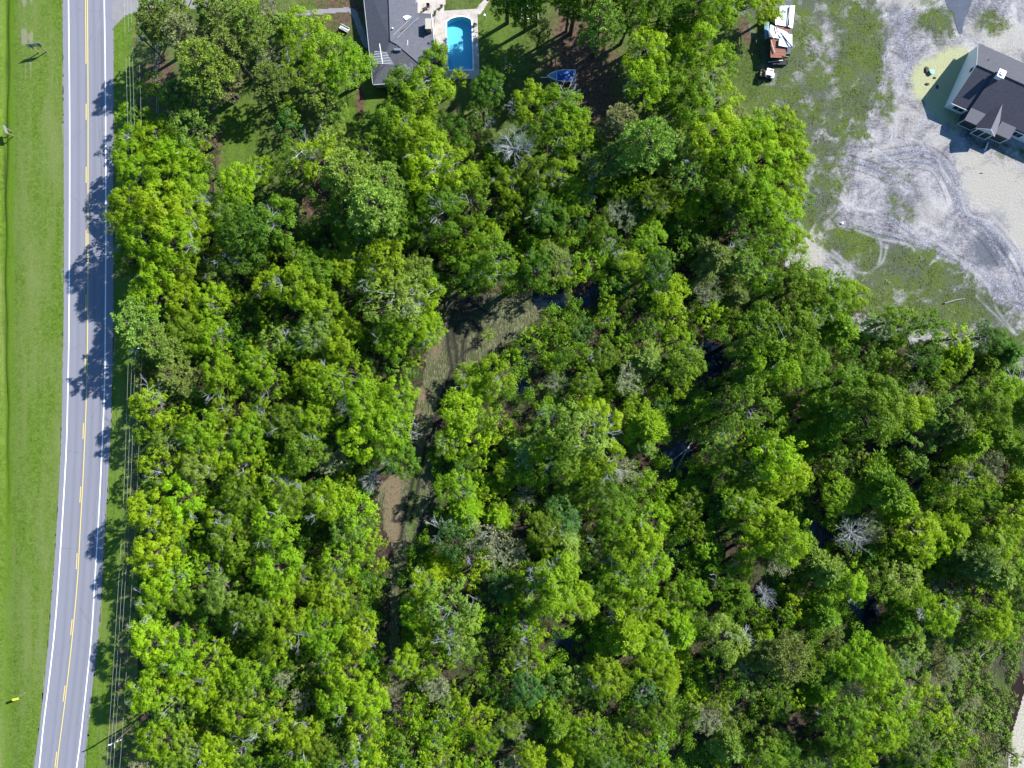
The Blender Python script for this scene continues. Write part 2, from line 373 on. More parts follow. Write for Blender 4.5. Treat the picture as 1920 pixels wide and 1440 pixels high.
def grow(poly, d):
    cx = sum(p[0] for p in poly) / len(poly); cy = sum(p[1] for p in poly) / len(poly)
    return [(cx + (x - cx) * (1 + d / 2.5), cy + (y - cy) * (1 + d / 5.0)) for x, y in poly]
def cols(r, g_, b): return np.stack([np.clip(r, 0, 1), np.clip(g_, 0, 1), np.clip(b, 0, 1), np.ones_like(r)], 1)
def blob(x, y, lst):
    m = np.zeros_like(x)
    for t in lst:
        cx, cy, rx, ry = t[:4]; a = math.radians(t[4] if len(t) > 4 else 0); s = t[5] if len(t) > 5 else 1
        X = x * 10 + 960 - cx; Y = 720 - y * 10 - cy; u = X * math.cos(a) + Y * math.sin(a); v = -X * math.sin(a) + Y * math.cos(a)
        d = np.sqrt((u / rx) ** 2 + (v / ry) ** 2); m = np.maximum(m, s * np.clip(1.5 - d, 0, 1))
    return m

# ------------------------------------------------------------------ ground
def axis(lo, hi, st, far):
    a = list(np.arange(lo, hi + .01, st)); k = st
    while a[-1] < far: k *= 1.7; a.append(a[-1] + k)
    k = st
    while a[0] > -far: k *= 1.7; a.insert(0, a[0] - k)
    return np.array(a)
ax = axis(-120, 120, 2, 2500); ay = axis(-90, 90, 2, 2500)
X, Y = np.meshgrid(ax, ay); fade = np.clip(1 - (np.maximum(np.abs(X) - 125, np.abs(Y) - 95)) / 40, 0, 1)
Z = gz(X, Y) * fade - 1.0 * np.clip((-75 - X) / 4, 0, 1) * np.clip((X + 160) / 30, 0, 1) - .02
idx = np.arange(X.size).reshape(X.shape)
POOL = PX([(837.5, 44), (838.5, 41), (846, 36), (856, 33), (866, 32), (875, 33.5), (882, 37), (884, 41), (885, 80), (886.5, 128), (885, 130.5), (843, 131), (841, 129), (839, 85)])
pox = (min(p[0] for p in POOL), max(p[0] for p in POOL), min(p[1] for p in POOL), max(p[1] for p in POOL))
keep = ~((X[:-1, 1:] > pox[0]) & (X[:-1, :-1] < pox[1]) & (Y[1:, :-1] > pox[2]) & (Y[:-1, :-1] < pox[3]))
F = np.stack([idx[:-1, :-1][keep], idx[:-1, 1:][keep], idx[1:, 1:][keep], idx[1:, :-1][keep]], 1)
tag(link('ground', np_mesh('ground', np.stack([X.ravel(), Y.ravel(), Z.ravel()], 1), F, M['floor'])), kind='structure')

# ------------------------------------------------------------------ road, verges
L_EDGE = [(118, -60), (118, 0), (119, 130), (120, 300), (120, 560), (118, 700), (115, 830), (106, 1000), (99, 1100), (88, 1240), (75, 1360), (64, 1440), (58, 1500)]
R_EDGE = [(210, -60), (210.5, 0), (213, 100), (213, 200), (212.5, 400), (213, 560), (211, 700), (207, 830), (199, 960), (192, 1090), (184, 1200), (171, 1310), (158, 1440), (152, 1500)]
W_L = [(129, -60), (129, 0), (131, 200), (131, 400), (130, 600), (128, 720), (124, 860), (112, 1060), (103, 1180), (92, 1280), (82, 1360), (74, 1440), (68, 1500)]
W_R = [(196, -60), (196, 0), (198, 150), (199, 400), (198, 600), (196, 740), (188, 920), (180, 1060), (172, 1190), (162, 1290), (152, 1380), (144, 1440), (136, 1500)]
Y_C = [(164.5, -60), (164.5, 0), (165.5, 170), (165.5, 360), (165, 600), (162.5, 740), (157, 880), (150.5, 1000), (145.5, 1090), (135.5, 1200), (123, 1310), (111.5, 1400), (107, 1440), (100, 1500)]
def xat(line, y):
    return np.interp(y, [p[1] for p in line], [p[0] for p in line])
sL, sR, sWL, sWR, sYC = [smooth(q, 4) for q in (L_EDGE, R_EDGE, W_L, W_R, Y_C)]
ys = np.arange(-60, 1501, 10)
def strip(name, fl, fr, y0, y1, dz, mat, parent=None, nx=1, step=10, uv=False, wob=0):
    yy = np.arange(y0, y1 + .1, min(step, (y1 - y0))); rows = []
    for y in yy:
        a, b = fl(y), fr(y)
        if wob: a += wob * math.sin(y * .37) * random.random(); b += wob * math.cos(y * .29) * random.random()
        rows.append([((a + (b - a) * i / nx - 960) / 10, (720 - y) / 10) for i in range(nx + 1)])
    A = np.array(rows); V = A.reshape(-1, 2); V = np.column_stack([V, gz(V[:, 0], V[:, 1]) + dz]); m = nx + 1
    F = [(r * m + i, (r + 1) * m + i, (r + 1) * m + i + 1, r * m + i + 1) for r in range(len(yy) - 1) for i in range(nx)]
    me = np_mesh(name, V, F, mat)
    if uv:
        ul = me.uv_layers.new(name='UVMap'); w_ = 9.3
        uvv = np.array([[(V[v][0] - A[v // m, 0, 0]) / max(.1, (A[v // m, -1, 0] - A[v // m, 0, 0])) * w_, -V[v][1]] for f in F for v in f], np.float32)
        ul.data.foreach_set('uv', uvv.ravel())
    o = link(name, me, parent); return o
road = tag(strip('road', lambda y: xat(sL, y), lambda y: xat(sR, y), -60, 1500, .06, M['road'], None, 6, 8, True, .9), kind='structure')
for q in (sWL, sWR):
    strip('edge_line', lambda y: xat(q, y) - 1.05, lambda y: xat(q, y) + 1.05, -60, 1500, .066, M['line_white'], road)
strip('centre_line', lambda y: xat(sYC, y) - .8, lambda y: xat(sYC, y) + .8, -60, 1500, .066, M['line_yellow'], road)
strip('centre_line', lambda y: xat(sYC, y) - 4.3, lambda y: xat(sYC, y) - 2.7, -60, 127, .066, M['line_yellow'], road)
for y0 in (195, 313, 432, 552, 671, 793, 912, 1037, 1161, 1285, 1409):
    strip('centre_dash', lambda y: xat(sYC, y) - 4.3, lambda y: xat(sYC, y) - 2.7, y0, y0 + 31, .066, M['line_yellow'], road)

def verge_attr(x, y):
    px = x * 10 + 960; py = 720 - y * 10
    b = np.exp(-((px - 17) / 11) ** 2) * np.clip(1.2 - py / 1100, 0, 1) + .5 * np.exp(-((px - 12) / 8) ** 2)
    d = (np.exp(-((px - 44) / 5) ** 2) + np.exp(-((px - 59) / 5) ** 2)) * np.clip(1 - (py - 60) / 110, 0, .9) + .75 * np.exp(-((px - xat(sL, py) + 1) / 2.2) ** 2) + .35 * np.exp(-((px - 50) / 9) ** 2) * np.clip(1 - (py - 150) / 350, 0, 1)
    l = .0 * px; d = d * np.clip(vnoise(x, y, 2.5, 71) * 1.6 + .1, 0, 1.1) + .5 * np.clip(vnoise(x, y, 7, 72) - .68, 0, 1) * 2
    return {'mask': ('FLOAT_COLOR', cols(b, d, l)), 'wetline': ('FLOAT', np.exp(-((px - 6.5 + 2.5 * np.sin(y * .07)) / 2.6) ** 2) * np.clip((1000 - py) / 500, 0, 1) * (.35 + .65 * vnoise(x, y, 3.0, 61)))}  # last mask: darker line along the ditch bottom, fading downwards
vp = [(-400, -60)] + [(x + .5, y) for x, y in L_EDGE] + [(-400, 1500)]
sheet('grass_verge', PX([(-250, -60)] + [(x + .8, y) for x, y in sL[::3]] + [(-250, 1500)]), .035, .35, M['verge'], .28, .5, verge_attr)
def sh_attr(x, y):
    px = x * 10 + 960; py = 720 - y * 10; e = xat(sR, py)
    d = .7 * np.exp(-((px - e - 1) / 2.5) ** 2)
    l = .55 * np.clip((px - e - 18) / 25, 0, 1) + .5 * np.exp(-((py - 500) / 70) ** 2)
    return {'mask': ('FLOAT_COLOR', cols(.3 + 0 * px, d, l))}
sheet('grass_shoulder', PX([(x - .8, y) for x, y in sR[::3]] + [(248, 1500), (258, 1200), (262, 900), (262, 500), (258, 200), (256, 60), (254, -60)]), .035, .35, M['verge'], .32, .5, sh_attr)
sheet('driveway', PX([(206, -60), (206, 48), (222, 42), (240, 28), (264, 22), (420, 6), (420, -60)]), .05, .3, M['grey_concrete'], .1, .6)

# ------------------------------------------------------------------ yard lawn, sandy lot, trail, waters
def yard_attr(x, y):
    lit = blob(x, y, [(402, 290, 16, 60, 10, .8), (1090, 170, 80, 130, 0, 1), (1080, 60, 60, 60, 0, .9), (1420, 40, 45, 60, 0, .9), (640, 20, 60, 40, 0, .8), (300, 150, 40, 60, 0, .8),
                      (350, 200, 70, 30, 0, .6), (840, 230, 30, 30), (870, 270, 40, 40), (676, 190, 10, 30), (600, 380, 40, 60)])
    br = blob(x, y, [(440, 250, 50, 80, 0, .5), (670, 210, 50, 40, 0, .6), (930, 60, 50, 60, 0, .4)])
    return {'mask': ('FLOAT_COLOR', cols(br, 0 * x, lit))}
sheet('yard_lawn', PX([(255, -80), (262, 210), (400, 250), (400, 380), (470, 350), (620, 420), (720, 300), (900, 330), (1180, 330), (1230, 240), (1400, 260), (1470, 240), (1480, -80)]), .03, .4, M['lawn'], .5, 1.4, yard_attr, hole=grow(POOL, .12))

TRACKS = [PX(q) for q in ([(1700, 20), (1690, 70), (1712, 110), (1690, 145)], [(1650, 290), (1740, 282), (1790, 330), (1812, 400), (1850, 425), (1900, 470), (1925, 520)], [(1650, 300), (1745, 305), (1780, 350), (1800, 400), (1850, 440), (1890, 500), (1915, 560)],
          [(1610, 430), (1690, 448), (1750, 470), (1820, 500), (1880, 540), (1925, 560)], [(1800, 495), (1850, 540), (1890, 570), (1930, 585)], [(1850, 520), (1870, 570), (1905, 620), (1912, 635)], [(1840, 560), (1860, 600), (1900, 632)],
          [(1660, 400), (1700, 430), (1720, 450)], [(1590, 300), (1650, 320), (1700, 350)])]
def offs(line, d):
    out = []
    for i, p in enumerate(line):
        a = line[max(i - 1, 0)]; b = line[min(i + 1, len(line) - 1)]; L = math.hypot(b[0] - a[0], b[1] - a[1]) + 1e-6; out.append((p[0] - (b[1] - a[1]) / L * d, p[1] + (b[0] - a[0]) / L * d))
    return out
rl_r = random.Random(4)
RUTL = [offs(smooth(q, 3), d + rl_r.uniform(-.15, .15)) for q in TRACKS[1:] for d in (-1.5, -.3, .8)]
PATHL = [smooth(PX(q), 3) for q in ([(1605, 432), (1650, 448), (1700, 458), (1715, 470)], [(1545, 470), (1590, 500), (1620, 512), (1645, 498), (1652, 470), (1650, 452)], [(1632, 512), (1655, 490), (1662, 465)], [(1560, 470), (1585, 490), (1600, 505)], [(1620, 345), (1590, 375), (1545, 420)], [(1745, 445), (1790, 480), (1830, 510), (1860, 540)],
         [(1760, 455), (1812, 500), (1850, 535), (1868, 580), (1905, 628)], [(1830, 555), (1850, 575), (1900, 625)], [(1540, 400), (1500, 470), (1480, 490)], [(1640, 280), (1670, 300), (1720, 330)], [(1755, 285), (1775, 340), (1800, 360), (1812, 400), (1850, 415), (1890, 455), (1912, 500)], [(1860, 405), (1900, 450), (1920, 490)])]
def rl(x, y, lines, w_):
    m = np.zeros_like(x)
    for q in lines:
        xs_ = [p[0] for p in q]; ys_ = [p[1] for p in q]; k = (x > min(xs_) - 1) & (x < max(xs_) + 1) & (y > min(ys_) - 1) & (y < max(ys_) + 1)
        if k.any(): m[k] = np.maximum(m[k], np.exp(-(seg_dist(x[k], y[k], q) / w_) ** 2))
    return m
def lot_attr(x, y):
    px = x * 10 + 960; py = 720 - y * 10
    gr = blob(x, y, [(1480, 40, 60, 70, 0, .8), (1500, 150, 70, 120, 0, .8), (1610, 120, 48, 130, 5, 1), (1560, 200, 80, 90, 0, .85), (1530, 300, 70, 80, 0, .72), (1530, 400, 45, 50, 0, .85), (1755, 40, 48, 42, 0, .8), (1860, 45, 36, 24, 20, .8),
                     (1590, 455, 60, 30, 10, 1.1), (1700, 505, 130, 46, 14, 1.1), (1800, 565, 110, 36, 18, 1.1), (1640, 540, 70, 60, 0, .9), (1760, 590, 110, 36, 5, 1.0), (1610, 120, 52, 130, 5, 1.15), (1690, 400, 25, 40, -30, .62), (1660, 180, 25, 60, 0, .7), (1690, 330, 40, 25, 0, .5), (1540, 40, 60, 50, 0, .65), (1890, 640, 60, 50, 0, .8), (1900, 285, 60, 18, 25, .55), (1840, 270, 20, 12, 25, .6)])
    edge = 1590 + (vnoise(x, y, 6, 81) - .5) * 130 - np.clip(py - 300, 0, 200) * .35; gr = np.maximum(gr, .84 / (1 + np.exp((px - edge) / 16)) / (1 + np.exp((py - 440) / 14)))
    wet = blob(x, y, [(1855, 470, 42, 42, 30, .95), (1870, 420, 40, 30, 30, .5), (1500, 240, 40, 60, 20, .5), (1680, 30, 20, 50, 0, .6), (1690, 90, 16, 60, 0, .5), (1840, 20, 60, 18, 0, .5), (1760, 330, 50, 30, 0, .35), (1690, 380, 60, 40, 20, .5), (1540, 240, 60, 60, 0, .45), (1890, 560, 50, 60, 30, .55), (1780, 440, 40, 30, 0, .5)])
    pale = blob(x, y, [(1870, 350, 75, 52, 20, 1), (1915, 420, 40, 50, 0, 1), (1520, 470, 30, 45, 20, .9), (1820, 300, 30, 20, 0, .9), (1560, 10, 30, 10, 0, .5), (1690, 5, 60, 10, 0, .7), (1880, 70, 60, 40, 20, .7), (1840, 60, 50, 30, 0, .55), (1700, 215, 40, 60, 20, .5), (1760, 260, 50, 24, 0, .5), (1740, 400, 50, 34, 0, .5), (1660, 290, 40, 30, 0, .5)])
    cr = blob(x, y, [(1790, 130, 48, 42, 0, 1), (1745, 150, 36, 42, 20, 1), (1780, 190, 50, 42, 30, .95), (1800, 220, 20, 40, 30, .6)])
    tr = np.zeros_like(x)
    for q in TRACKS: tr = np.maximum(tr, np.exp(-(seg_dist(x, y, q) / .85) ** 2))
    return {'mask': ('FLOAT_COLOR', cols(gr, wet, pale)), 'track': ('FLOAT', tr * .9), 'rut': ('FLOAT', rl(x, y, RUTL, .12) * np.clip(vnoise(x, y, 4.0, 51) * 2.6 - .7, 0, 1)), 'pathway': ('FLOAT', rl(x, y, PATHL, .24) * np.clip(vnoise(x, y, 2.2, 52) * 1.8 - .1, 0, .8)), 'cream': ('FLOAT', cr)}
sheet('sandy_lot', PX([(1432, -80), (1425, 120), (1430, 220), (1470, 420), (1480, 500), (1560, 560), (1600, 620), (1700, 640), (1800, 650), (1880, 680), (1990, 700), (1990, -80)]), .045, .2, M['lot'], .8, 1.6, lot_attr)
TRAIL = [(846, 552), (900, 552), (990, 550), (1050, 562), (1010, 600), (960, 640), (920, 664), (880, 700), (850, 745), (822, 790), (806, 850), (815, 900), (800, 960), (772, 1010), (758, 1050), (752, 1090), (748, 1150), (752, 1230), (762, 1300), (748, 1345), (728, 1340), (728, 1240), (732, 1150), (736, 1060), (722, 980), (706, 920), (722, 895), (765, 880), (778, 810), (780, 750), (795, 690), (808, 640), (825, 590)]
RUTS = [PX(q) for q in ([(845, 745), (850, 700), (842, 660), (838, 620), (850, 585), (890, 572), (920, 590)], [(858, 700), (856, 660), (850, 625), (862, 602), (885, 600), (900, 620), (890, 650), (870, 660)], [(868, 690), (868, 640), (876, 620)],
        [(835, 760), (800, 830), (790, 880), (780, 930), (770, 980)], [(775, 900), (760, 960), (752, 1010)], [(848, 690), (830, 740), (815, 790)])]
def trail_attr(x, y):
    r = np.zeros_like(x)
    for q in RUTS: r = np.maximum(r, np.exp(-(seg_dist(x, y, q) / .45) ** 2))
    r = np.maximum(r, blob(x, y, [(875, 575, 42, 26, -15, .85), (850, 620, 14, 40, 10, .7), (1040, 555, 36, 16, 0, .8), (960, 556, 30, 10, 0, .6), (845, 720, 10, 40, 10, .6)]))  # dark mud blobs; the one at the loop top also holds painted tree shade
    red = blob(x, y, [(738, 960, 18, 76, 0, 1), (735, 905, 25, 18, 0, .9), (820, 650, 14, 40, 20, .6), (790, 740, 20, 14, 0, .9), (780, 780, 14, 14), (695, 1340, 30, 20, 20, 1), (745, 1320, 12, 12, 0, .9)])
    gr = blob(x, y, [(775, 950, 12, 70, 5, .75), (790, 880, 14, 50, 20, .6), (900, 600, 40, 30, 0, .3)])
    return {'mask': ('FLOAT_COLOR', cols(r, red, gr))}
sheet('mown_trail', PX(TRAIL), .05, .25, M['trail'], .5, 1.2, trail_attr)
sheet('scrub_clearing', PX([(1700, 1160), (1800, 1150), (1925, 1130), (1990, 1180), (1990, 1500), (1750, 1500), (1700, 1400), (1680, 1300), (1650, 1220)]), .03, .35, M['trail'], .8, 1.6,
      lambda x, y: {'mask': ('FLOAT_COLOR', cols(blob(x, y, [(1830, 1190, 60, 40, 0, .6), (1890, 1240, 40, 50, 0, .6)]), 0 * x, blob(x, y, [(1860, 1300, 70, 60, 0, .6)])))})
sheet('sandy_track', PX([(1922, 1270), (1990, 1260), (1990, 1500), (1892, 1500), (1896, 1400), (1906, 1330)]), .06, .3, M['sand'], .3, .8)
sheet('ditch_water', PX([(1903, 1264), (1914, 1258), (1920, 1290), (1910, 1330), (1900, 1362), (1884, 1420), (1878, 1400), (1888, 1330)]), .09, .2, M['ditch_water'], .15, .6)
for q in ([(1000, 548), (1030, 535), (1062, 545), (1058, 572), (1030, 580), (1002, 578)], [(1072, 560), (1095, 545), (1120, 540), (1125, 560), (1095, 572)], [(1238, 850), (1260, 836), (1290, 830), (1300, 860), (1278, 885), (1245, 880)],
          [(1585, 1120), (1620, 1112), (1645, 1130), (1640, 1165), (1605, 1160)], [(1035, 1180), (1062, 1178), (1070, 1205), (1045, 1215)], [(1255, 1020), (1275, 1018), (1275, 1050), (1258, 1050)], [(1510, 980), (1545, 975), (1555, 1030), (1525, 1040)],
          [(1210, 1400), (1240, 1380), (1260, 1420), (1225, 1430)], [(960, 1010 - 300), (1000, 720), (990, 735), (965, 730)], [(1710, 880), (1740, 890), (1745, 930), (1715, 930)], [(1320, 640), (1350, 650), (1360, 700), (1330, 700)], [(960, 650), (990, 660), (1000, 690), (965, 680)]):
    sheet('swamp_water', PX(q), .09, .2, M['swamp'], .8, 1.3)
sheet('puddle', PX([(1772, -40), (1775, 8), (1788, 26), (1794, 52), (1802, 66), (1806, 44), (1815, 20), (1822, 0), (1824, -40)]), .09, .2, M['puddle'], .15, .5)
sheet('patio', PX([(784, -60), (784, 22), (788, 29), (806, 29), (812, 60), (817, 60), (822, 25), (833, 18), (833, -60)]), .07, .25, M['concrete'], .04, .5)

# ------------------------------------------------------------------ pool
DECK = PX([(813, 60), (817, 27), (832, 21), (895, 17), (897, 80), (899.5, 148), (836, 149), (826, 110)])
def ring(poly_out, poly_in, z0, z1, mb):
    """slab with a hole, both outlines resampled by angle about the hole's middle"""
    cx = sum(p[0] for p in poly_in) / len(poly_in); cy = sum(p[1] for p in poly_in) / len(poly_in)
    def ray(poly, a):
        dx, dy = math.cos(a), math.sin(a); best = 1e9; n = len(poly)
        for i in range(n):
            (ax_, ay_), (bx, by) = poly[i], poly[(i + 1) % n]; ex, ey = bx - ax_, by - ay_; den = dx * ey - dy * ex
            if abs(den) < 1e-9: continue
            t = ((ax_ - cx) * ey - (ay_ - cy) * ex) / den; u = ((ax_ - cx) * dy - (ay_ - cy) * dx) / den
            if t > 0 and -1e-6 <= u <= 1 + 1e-6: best = min(best, t)
        return (cx + dx * best, cy + dy * best)
    an = sorted(set([math.atan2(p[1] - cy, p[0] - cx) for p in list(poly_in) + list(poly_out)] + [i * math.pi / 24 for i in range(-24, 24)]))
    o = [ray(poly_out, a) for a in an]; i_ = [ray(poly_in, a) for a in an]; n = len(an); vs_ = []
    for z in (z0, z1): vs_ += [(x, y, z) for x, y in o] + [(x, y, z) for x, y in i_]
    fs = []
    for k in range(n):
        j = (k + 1) % n
        fs += [(2 * n + k, 2 * n + j, 3 * n + j, 3 * n + k), (k, j, 2 * n + j, 2 * n + k), (n + j, n + k, 3 * n + k, 3 * n + j), (k, n + k, n + j, j)]
    mb.add(vs_, fs)
def grow(poly, d):
    cx = sum(p[0] for p in poly) / len(poly); cy = sum(p[1] for p in poly) / len(poly)
    return [(cx + (x - cx) * (1 + d / 2.5), cy + (y - cy) * (1 + d / 5.0)) for x, y in poly]
mb = MB(); ring(DECK, grow(POOL, .24), -.3, .13, mb); tag(mb.build('pool_deck', M['concrete']), kind='structure')
pc = ((pox[0] + pox[1]) / 2, (pox[2] + pox[3]) / 2, 0)
pool = empty('swimming_pool', pc, 'turquoise garden swimming pool with arched end, set in a pale deck beside the grey roof', 'swimming pool')
mb = MB(); n = len(POOL)
PL = POOL[::-1] if sum(POOL[i][0] * POOL[(i + 1) % n][1] - POOL[(i + 1) % n][0] * POOL[i][1] for i in range(n)) < 0 else POOL
mb.add([(x, y, -1.5) for x, y in PL] + [(x, y, .12) for x, y in PL], [list(range(n))] + [((i + 1) % n, i, n + i, n + (i + 1) % n) for i in range(n)])
mb.build('basin', M['plaster'], pool)
mb = MB(); mb.add([(x, y, -.08) for x, y in PL], [list(range(n))]); mb.build('water', M['poolwater'], pool)
mb = MB(); ring(grow(POOL, .235), grow(POOL, .004), -.25, .16, mb); mb.build('coping', M['white'], pool)
mb = MB(); bx, by = PX([(848, 129)])[0]
for k in range(3): mb.box(bx, by, -1.5, bx + 3.4, by + .9 - .3 * k, -1.1 + .35 * k)
mb.build('step', M['plaster'], pool)
sheet('garden_path', PX([(893, 18), (912, -4), (925, -20), (934, -12), (918, 2), (900, 28)]), .09, .15, M['concrete'], .03, .5)
sheet('garden_path', PX([(560, 22), (640, 15), (664, 17), (672, 30), (684, 60), (692, 84), (684, 88), (672, 62), (658, 26), (640, 24), (560, 30)]), .07, .2, M['grey_concrete'], .06, .5)

# ------------------------------------------------------------------ old house with grey roof
he = empty('grey_roofed_house', P(745, 60, 0), 'low house with weathered grey hipped shingle roof, beside the turquoise pool', 'house')
E_, R5 = 2.75, 4.7
A = P(727, -60, R5); R1 = P(732, 77, R5); B = P(745, 84, R5); WN = P(676, -60, E_); WS = P(699, 159, E_); ES = P(822, 150, E_); EN = P(809, 26, E_ + .02); VN = P(783, 24, E_ + .25); VT = P(783, -60, E_ + .25)
mb = MB(); mb.slab([WN, A, R1, B, WS], .12); mb.build('roof', M['shingle_old'], he)
mb = MB(); mb.slab([B, ES, WS], .12); o = mb.build('roof', M['shingle_old'], he)
EM = P(815, 90, E_); mb = MB(); mb.slab([R1, VN, EN, EM], .12); mb.slab([R1, EM, ES, B], .12); mb.build('roof', M['shingle_old'], he)
mb = MB(); mb.slab([A, VT, VN, R1], .12); mb.build('roof', M['shingle_old'], he)
mb = MB()
for a, b in ((A, R1), (R1, B), (B, WS), (B, ES)): mb.tube([(p[0], p[1], p[2] + .03) for p in (a, b)], .11, 5)
mb.build('ridge_cap', M['shingle_old'], he)
def shrink(p, c, d): v = Vector((c[0] - p[0], c[1] - p[1])); v = v.normalized() * d; return (p[0] + v.x, p[1] + v.y)
ctr = P(745, 40, 0); mb = MB(); mb.prism([shrink(p, ctr, .6) for p in (WN, WS, ES, EN, VN, VT)], 0, E_ - .1); mb.build('wall', M['cream'], he)
mb = MB()
for a, b in ((WN, WS), (WS, ES), (ES, EN)): mb.tube([(a[0], a[1], a[2] - .05), (b[0], b[1], b[2] - .05)], .07, 5)
mb.build('gutter', M['white'], he)
# chimney
cx, cy, _ = P(804, 46, 4.2); mb = MB(); mb.box(cx - .5, cy - .9, 2.4, cx + .4, cy + .8, 4.5); ch = mb.build('chimney', M['brick'], he)
mb = MB(); mb.box(cx - .6, cy - 1.0, 4.5, cx + .5, cy + .9, 4.62); mb.build('chimney_cap', M['cream'], he)
mb = MB(); vx, vy, vz = P(745, 93, 4.72)
mb.add([(vx - .65, vy - .22, vz - .3), (vx + .65, vy - .22, vz - .3), (vx + .65, vy + .22, vz), (vx - .65, vy + .22, vz), (vx - .6, vy - .18, vz + .1), (vx + .6, vy - .18, vz + .1), (vx + .6, vy + .18, vz + .2), (vx - .6, vy + .18, vz + .2)],
       [(0, 3, 2, 1), (4, 5, 6, 7), (0, 1, 5, 4), (1, 2, 6, 5), (2, 3, 7, 6), (3, 0, 4, 7)]); mb.build('roof_vent', M['metal'], he)
for q, zz, hh in ((P(737, 55, 4.5), 4.2, .7), (P(762, 90, 4.0), 3.7, .4)):
    mb = MB(); mb.tube([(q[0], q[1], zz), (q[0], q[1], zz + hh)], .09, 8); mb.tube([(q[0], q[1], zz + hh), (q[0], q[1], zz + hh + .08)], .15, 8); mb.build('vent_pipe', M['white'], he)
q = P(764, 82, 4.1); mb = MB(); mb.box(q[0] - .1, q[1] - .65, 3.75, q[0] + .1, q[1] + .65, 4.12); mb.build('skylight', M['tinroof'], he)
q0, q1 = P(754, 56, 4.45), P(762, 48, 4.3); mb = MB(); mb.tube([q0, q1], .07, 4); mb.build('board', M['redboard'], he)
q0, q1 = P(737, 66, 4.5), P(772, 33, 3.6); mb = MB(); mb.tube([q0, q1], .05, 4); q0, q1 = P(744, 72, 4.5), P(785, 33, 3.7); mb.tube([q0, q1], .05, 4); mb.build('valley_flashing', M['metal'], he)
# white patio roof and skylight sheet
pr = empty('white_patio_roof', P(757, 8, 0), 'flat white metal patio roof between the grey roof and the pale patio', 'patio roof')
mb = MB(); mb.slab([P(733, 12, 3.2), P(783, 5, 3.0), P(783, 17, 2.95), P(776, 29, 2.95), P(734, 24, 3.15)], .08); mb.build('roof_panel', M['tin'], pr)
mb = MB(); mb.slab([P(731, -60, 3.4), P(783, -60, 3.2), P(783, 4.5, 3.06), P(732, 11.5, 3.26)], .08); mb.build('roof_panel', M['tinroof'], pr)
mb = MB()
for k in range(6):
    a = P(738 + k * 8.2, -58, 3.38 - .02 * k); b = P(738 + k * 8.2, 7, 3.2 - .02 * k); mb.tube([(a[0], a[1], a[2] + .04), (b[0], b[1], b[2] + .06)], .03, 4)
mb.build('rib', M['tinroof'], pr)
mb = MB()
for a in ((782, 16), (782, -30)): q = P(*a, 0); mb.box(q[0] - .08, q[1] - .08, 0, q[0] + .08, q[1] + .08, 3)
mb.build('post', M['white'], pr)
q = [P(756, 33, 3.6), P(764, 30, 3.55), P(772, 33, 3.5), P(762, 40, 3.6)]; mb = MB(); mb.slab([(a, b, c + .35) for a, b, c in q], .05); tag(mb.build('loose_sheet', M['tin']), 'small white sheet lying on the grey roof below the patio roof', 'metal sheet')
# television aerial
ar = empty('television_aerial', P(700, 120, 0), 'tall thin white television aerial with cross rods above the grey roof', 'aerial')
a, b = P(711.5, 82, 7.4), P(717.5, 120, 7.4); mb = MB(); mb.tube([a, b], .07, 6); mb.build('boom', M['white'], ar)
for k in range(8):
    t = .42 + k * .08; c = Vector(a).lerp(Vector(b), t); L = 1.1 + .12 * k; mb = MB()
    mb.tube([(c.x - L, c.y + .12, c.z + .05), (c.x + L, c.y - .1, c.z + .05)], .03, 4); mb.build('cross_rod', M['white'], ar)
m0 = P(722, 128, 3.0); c = Vector(a).lerp(Vector(b), .6); mb = MB(); mb.tube([(m0[0], m0[1], 3.0), c], .045, 5); mb.build('mast', M['metal'], ar)

# ------------------------------------------------------------------ new house, top right
O = Vector((81.02, 51.86, 0)); UX = Vector((.9135, -.4067)); VX = Vector((.4067, .9135))
def W(p): return (O.x + UX.x * p[0] + VX.x * p[1], O.y + UX.y * p[0] + VX.y * p[1], p[2])
nh = empty('new_white_house', tuple(O), 'new white-sided house with charcoal gable roof on the bare sand lot', 'house')
SL = 3.1 / 5.6
def zr(v, up=0): return 2.95 + (5.6 - abs(v - 5.6)) * SL + up
def part(name, mb, mat, par=nh, bevel=0): return mb.xf(W).build(name, mat, par, bevel)
part('wall', MB().prism([(0, 0), (3.3, 0), (3.3, .0), (24, 0), (24, 11.2), (0, 11.2)], .0, 2.9), M['siding'])
g1 = MB(); g1.add([(.0, .02, 2.9), (.0, 11.18, 2.9), (.0, 5.6, 5.95), (.2, .02, 2.9), (.2, 11.18, 2.9), (.2, 5.6, 5.95)], [(0, 2, 1), (3, 4, 5), (0, 1, 4, 3), (1, 2, 5, 4), (2, 0, 3, 5)]); part('gable_wall', g1, M['siding'])
part('gable_vent', MB().box(-.04, 5.2, 3.9, -.002, 6.0, 4.8), M['dark'])
def roofplane(u0, u1, v0, v1, up, t=.16): return MB().slab([(u0, v0, zr(v0, up)), (u1, v0, zr(v0, up)), (u1, v1, zr(v1, up)), (u0, v1, zr(v1, up))], t)
part('roof', roofplane(-.15, 24.2, 5.6, 11.7, .1), M['shingle_new'])
part('roof', roofplane(-.15, 3.25, -.45, 5.6, .1), M['shingle_new'])
part('roof', roofplane(3.25, 24.2, -.25, 5.598, .42, .45), M['shingle_new'])
part('ridge_cap', MB().tube([(-.15, 5.6, zr(5.6, .12)), (3.2, 5.6, zr(5.6, .12))], .1, 5).tube([(3.2, 5.6, zr(5.6, .44)), (24, 5.6, zr(5.6, .44))], .1, 5), M['shingle_new'])
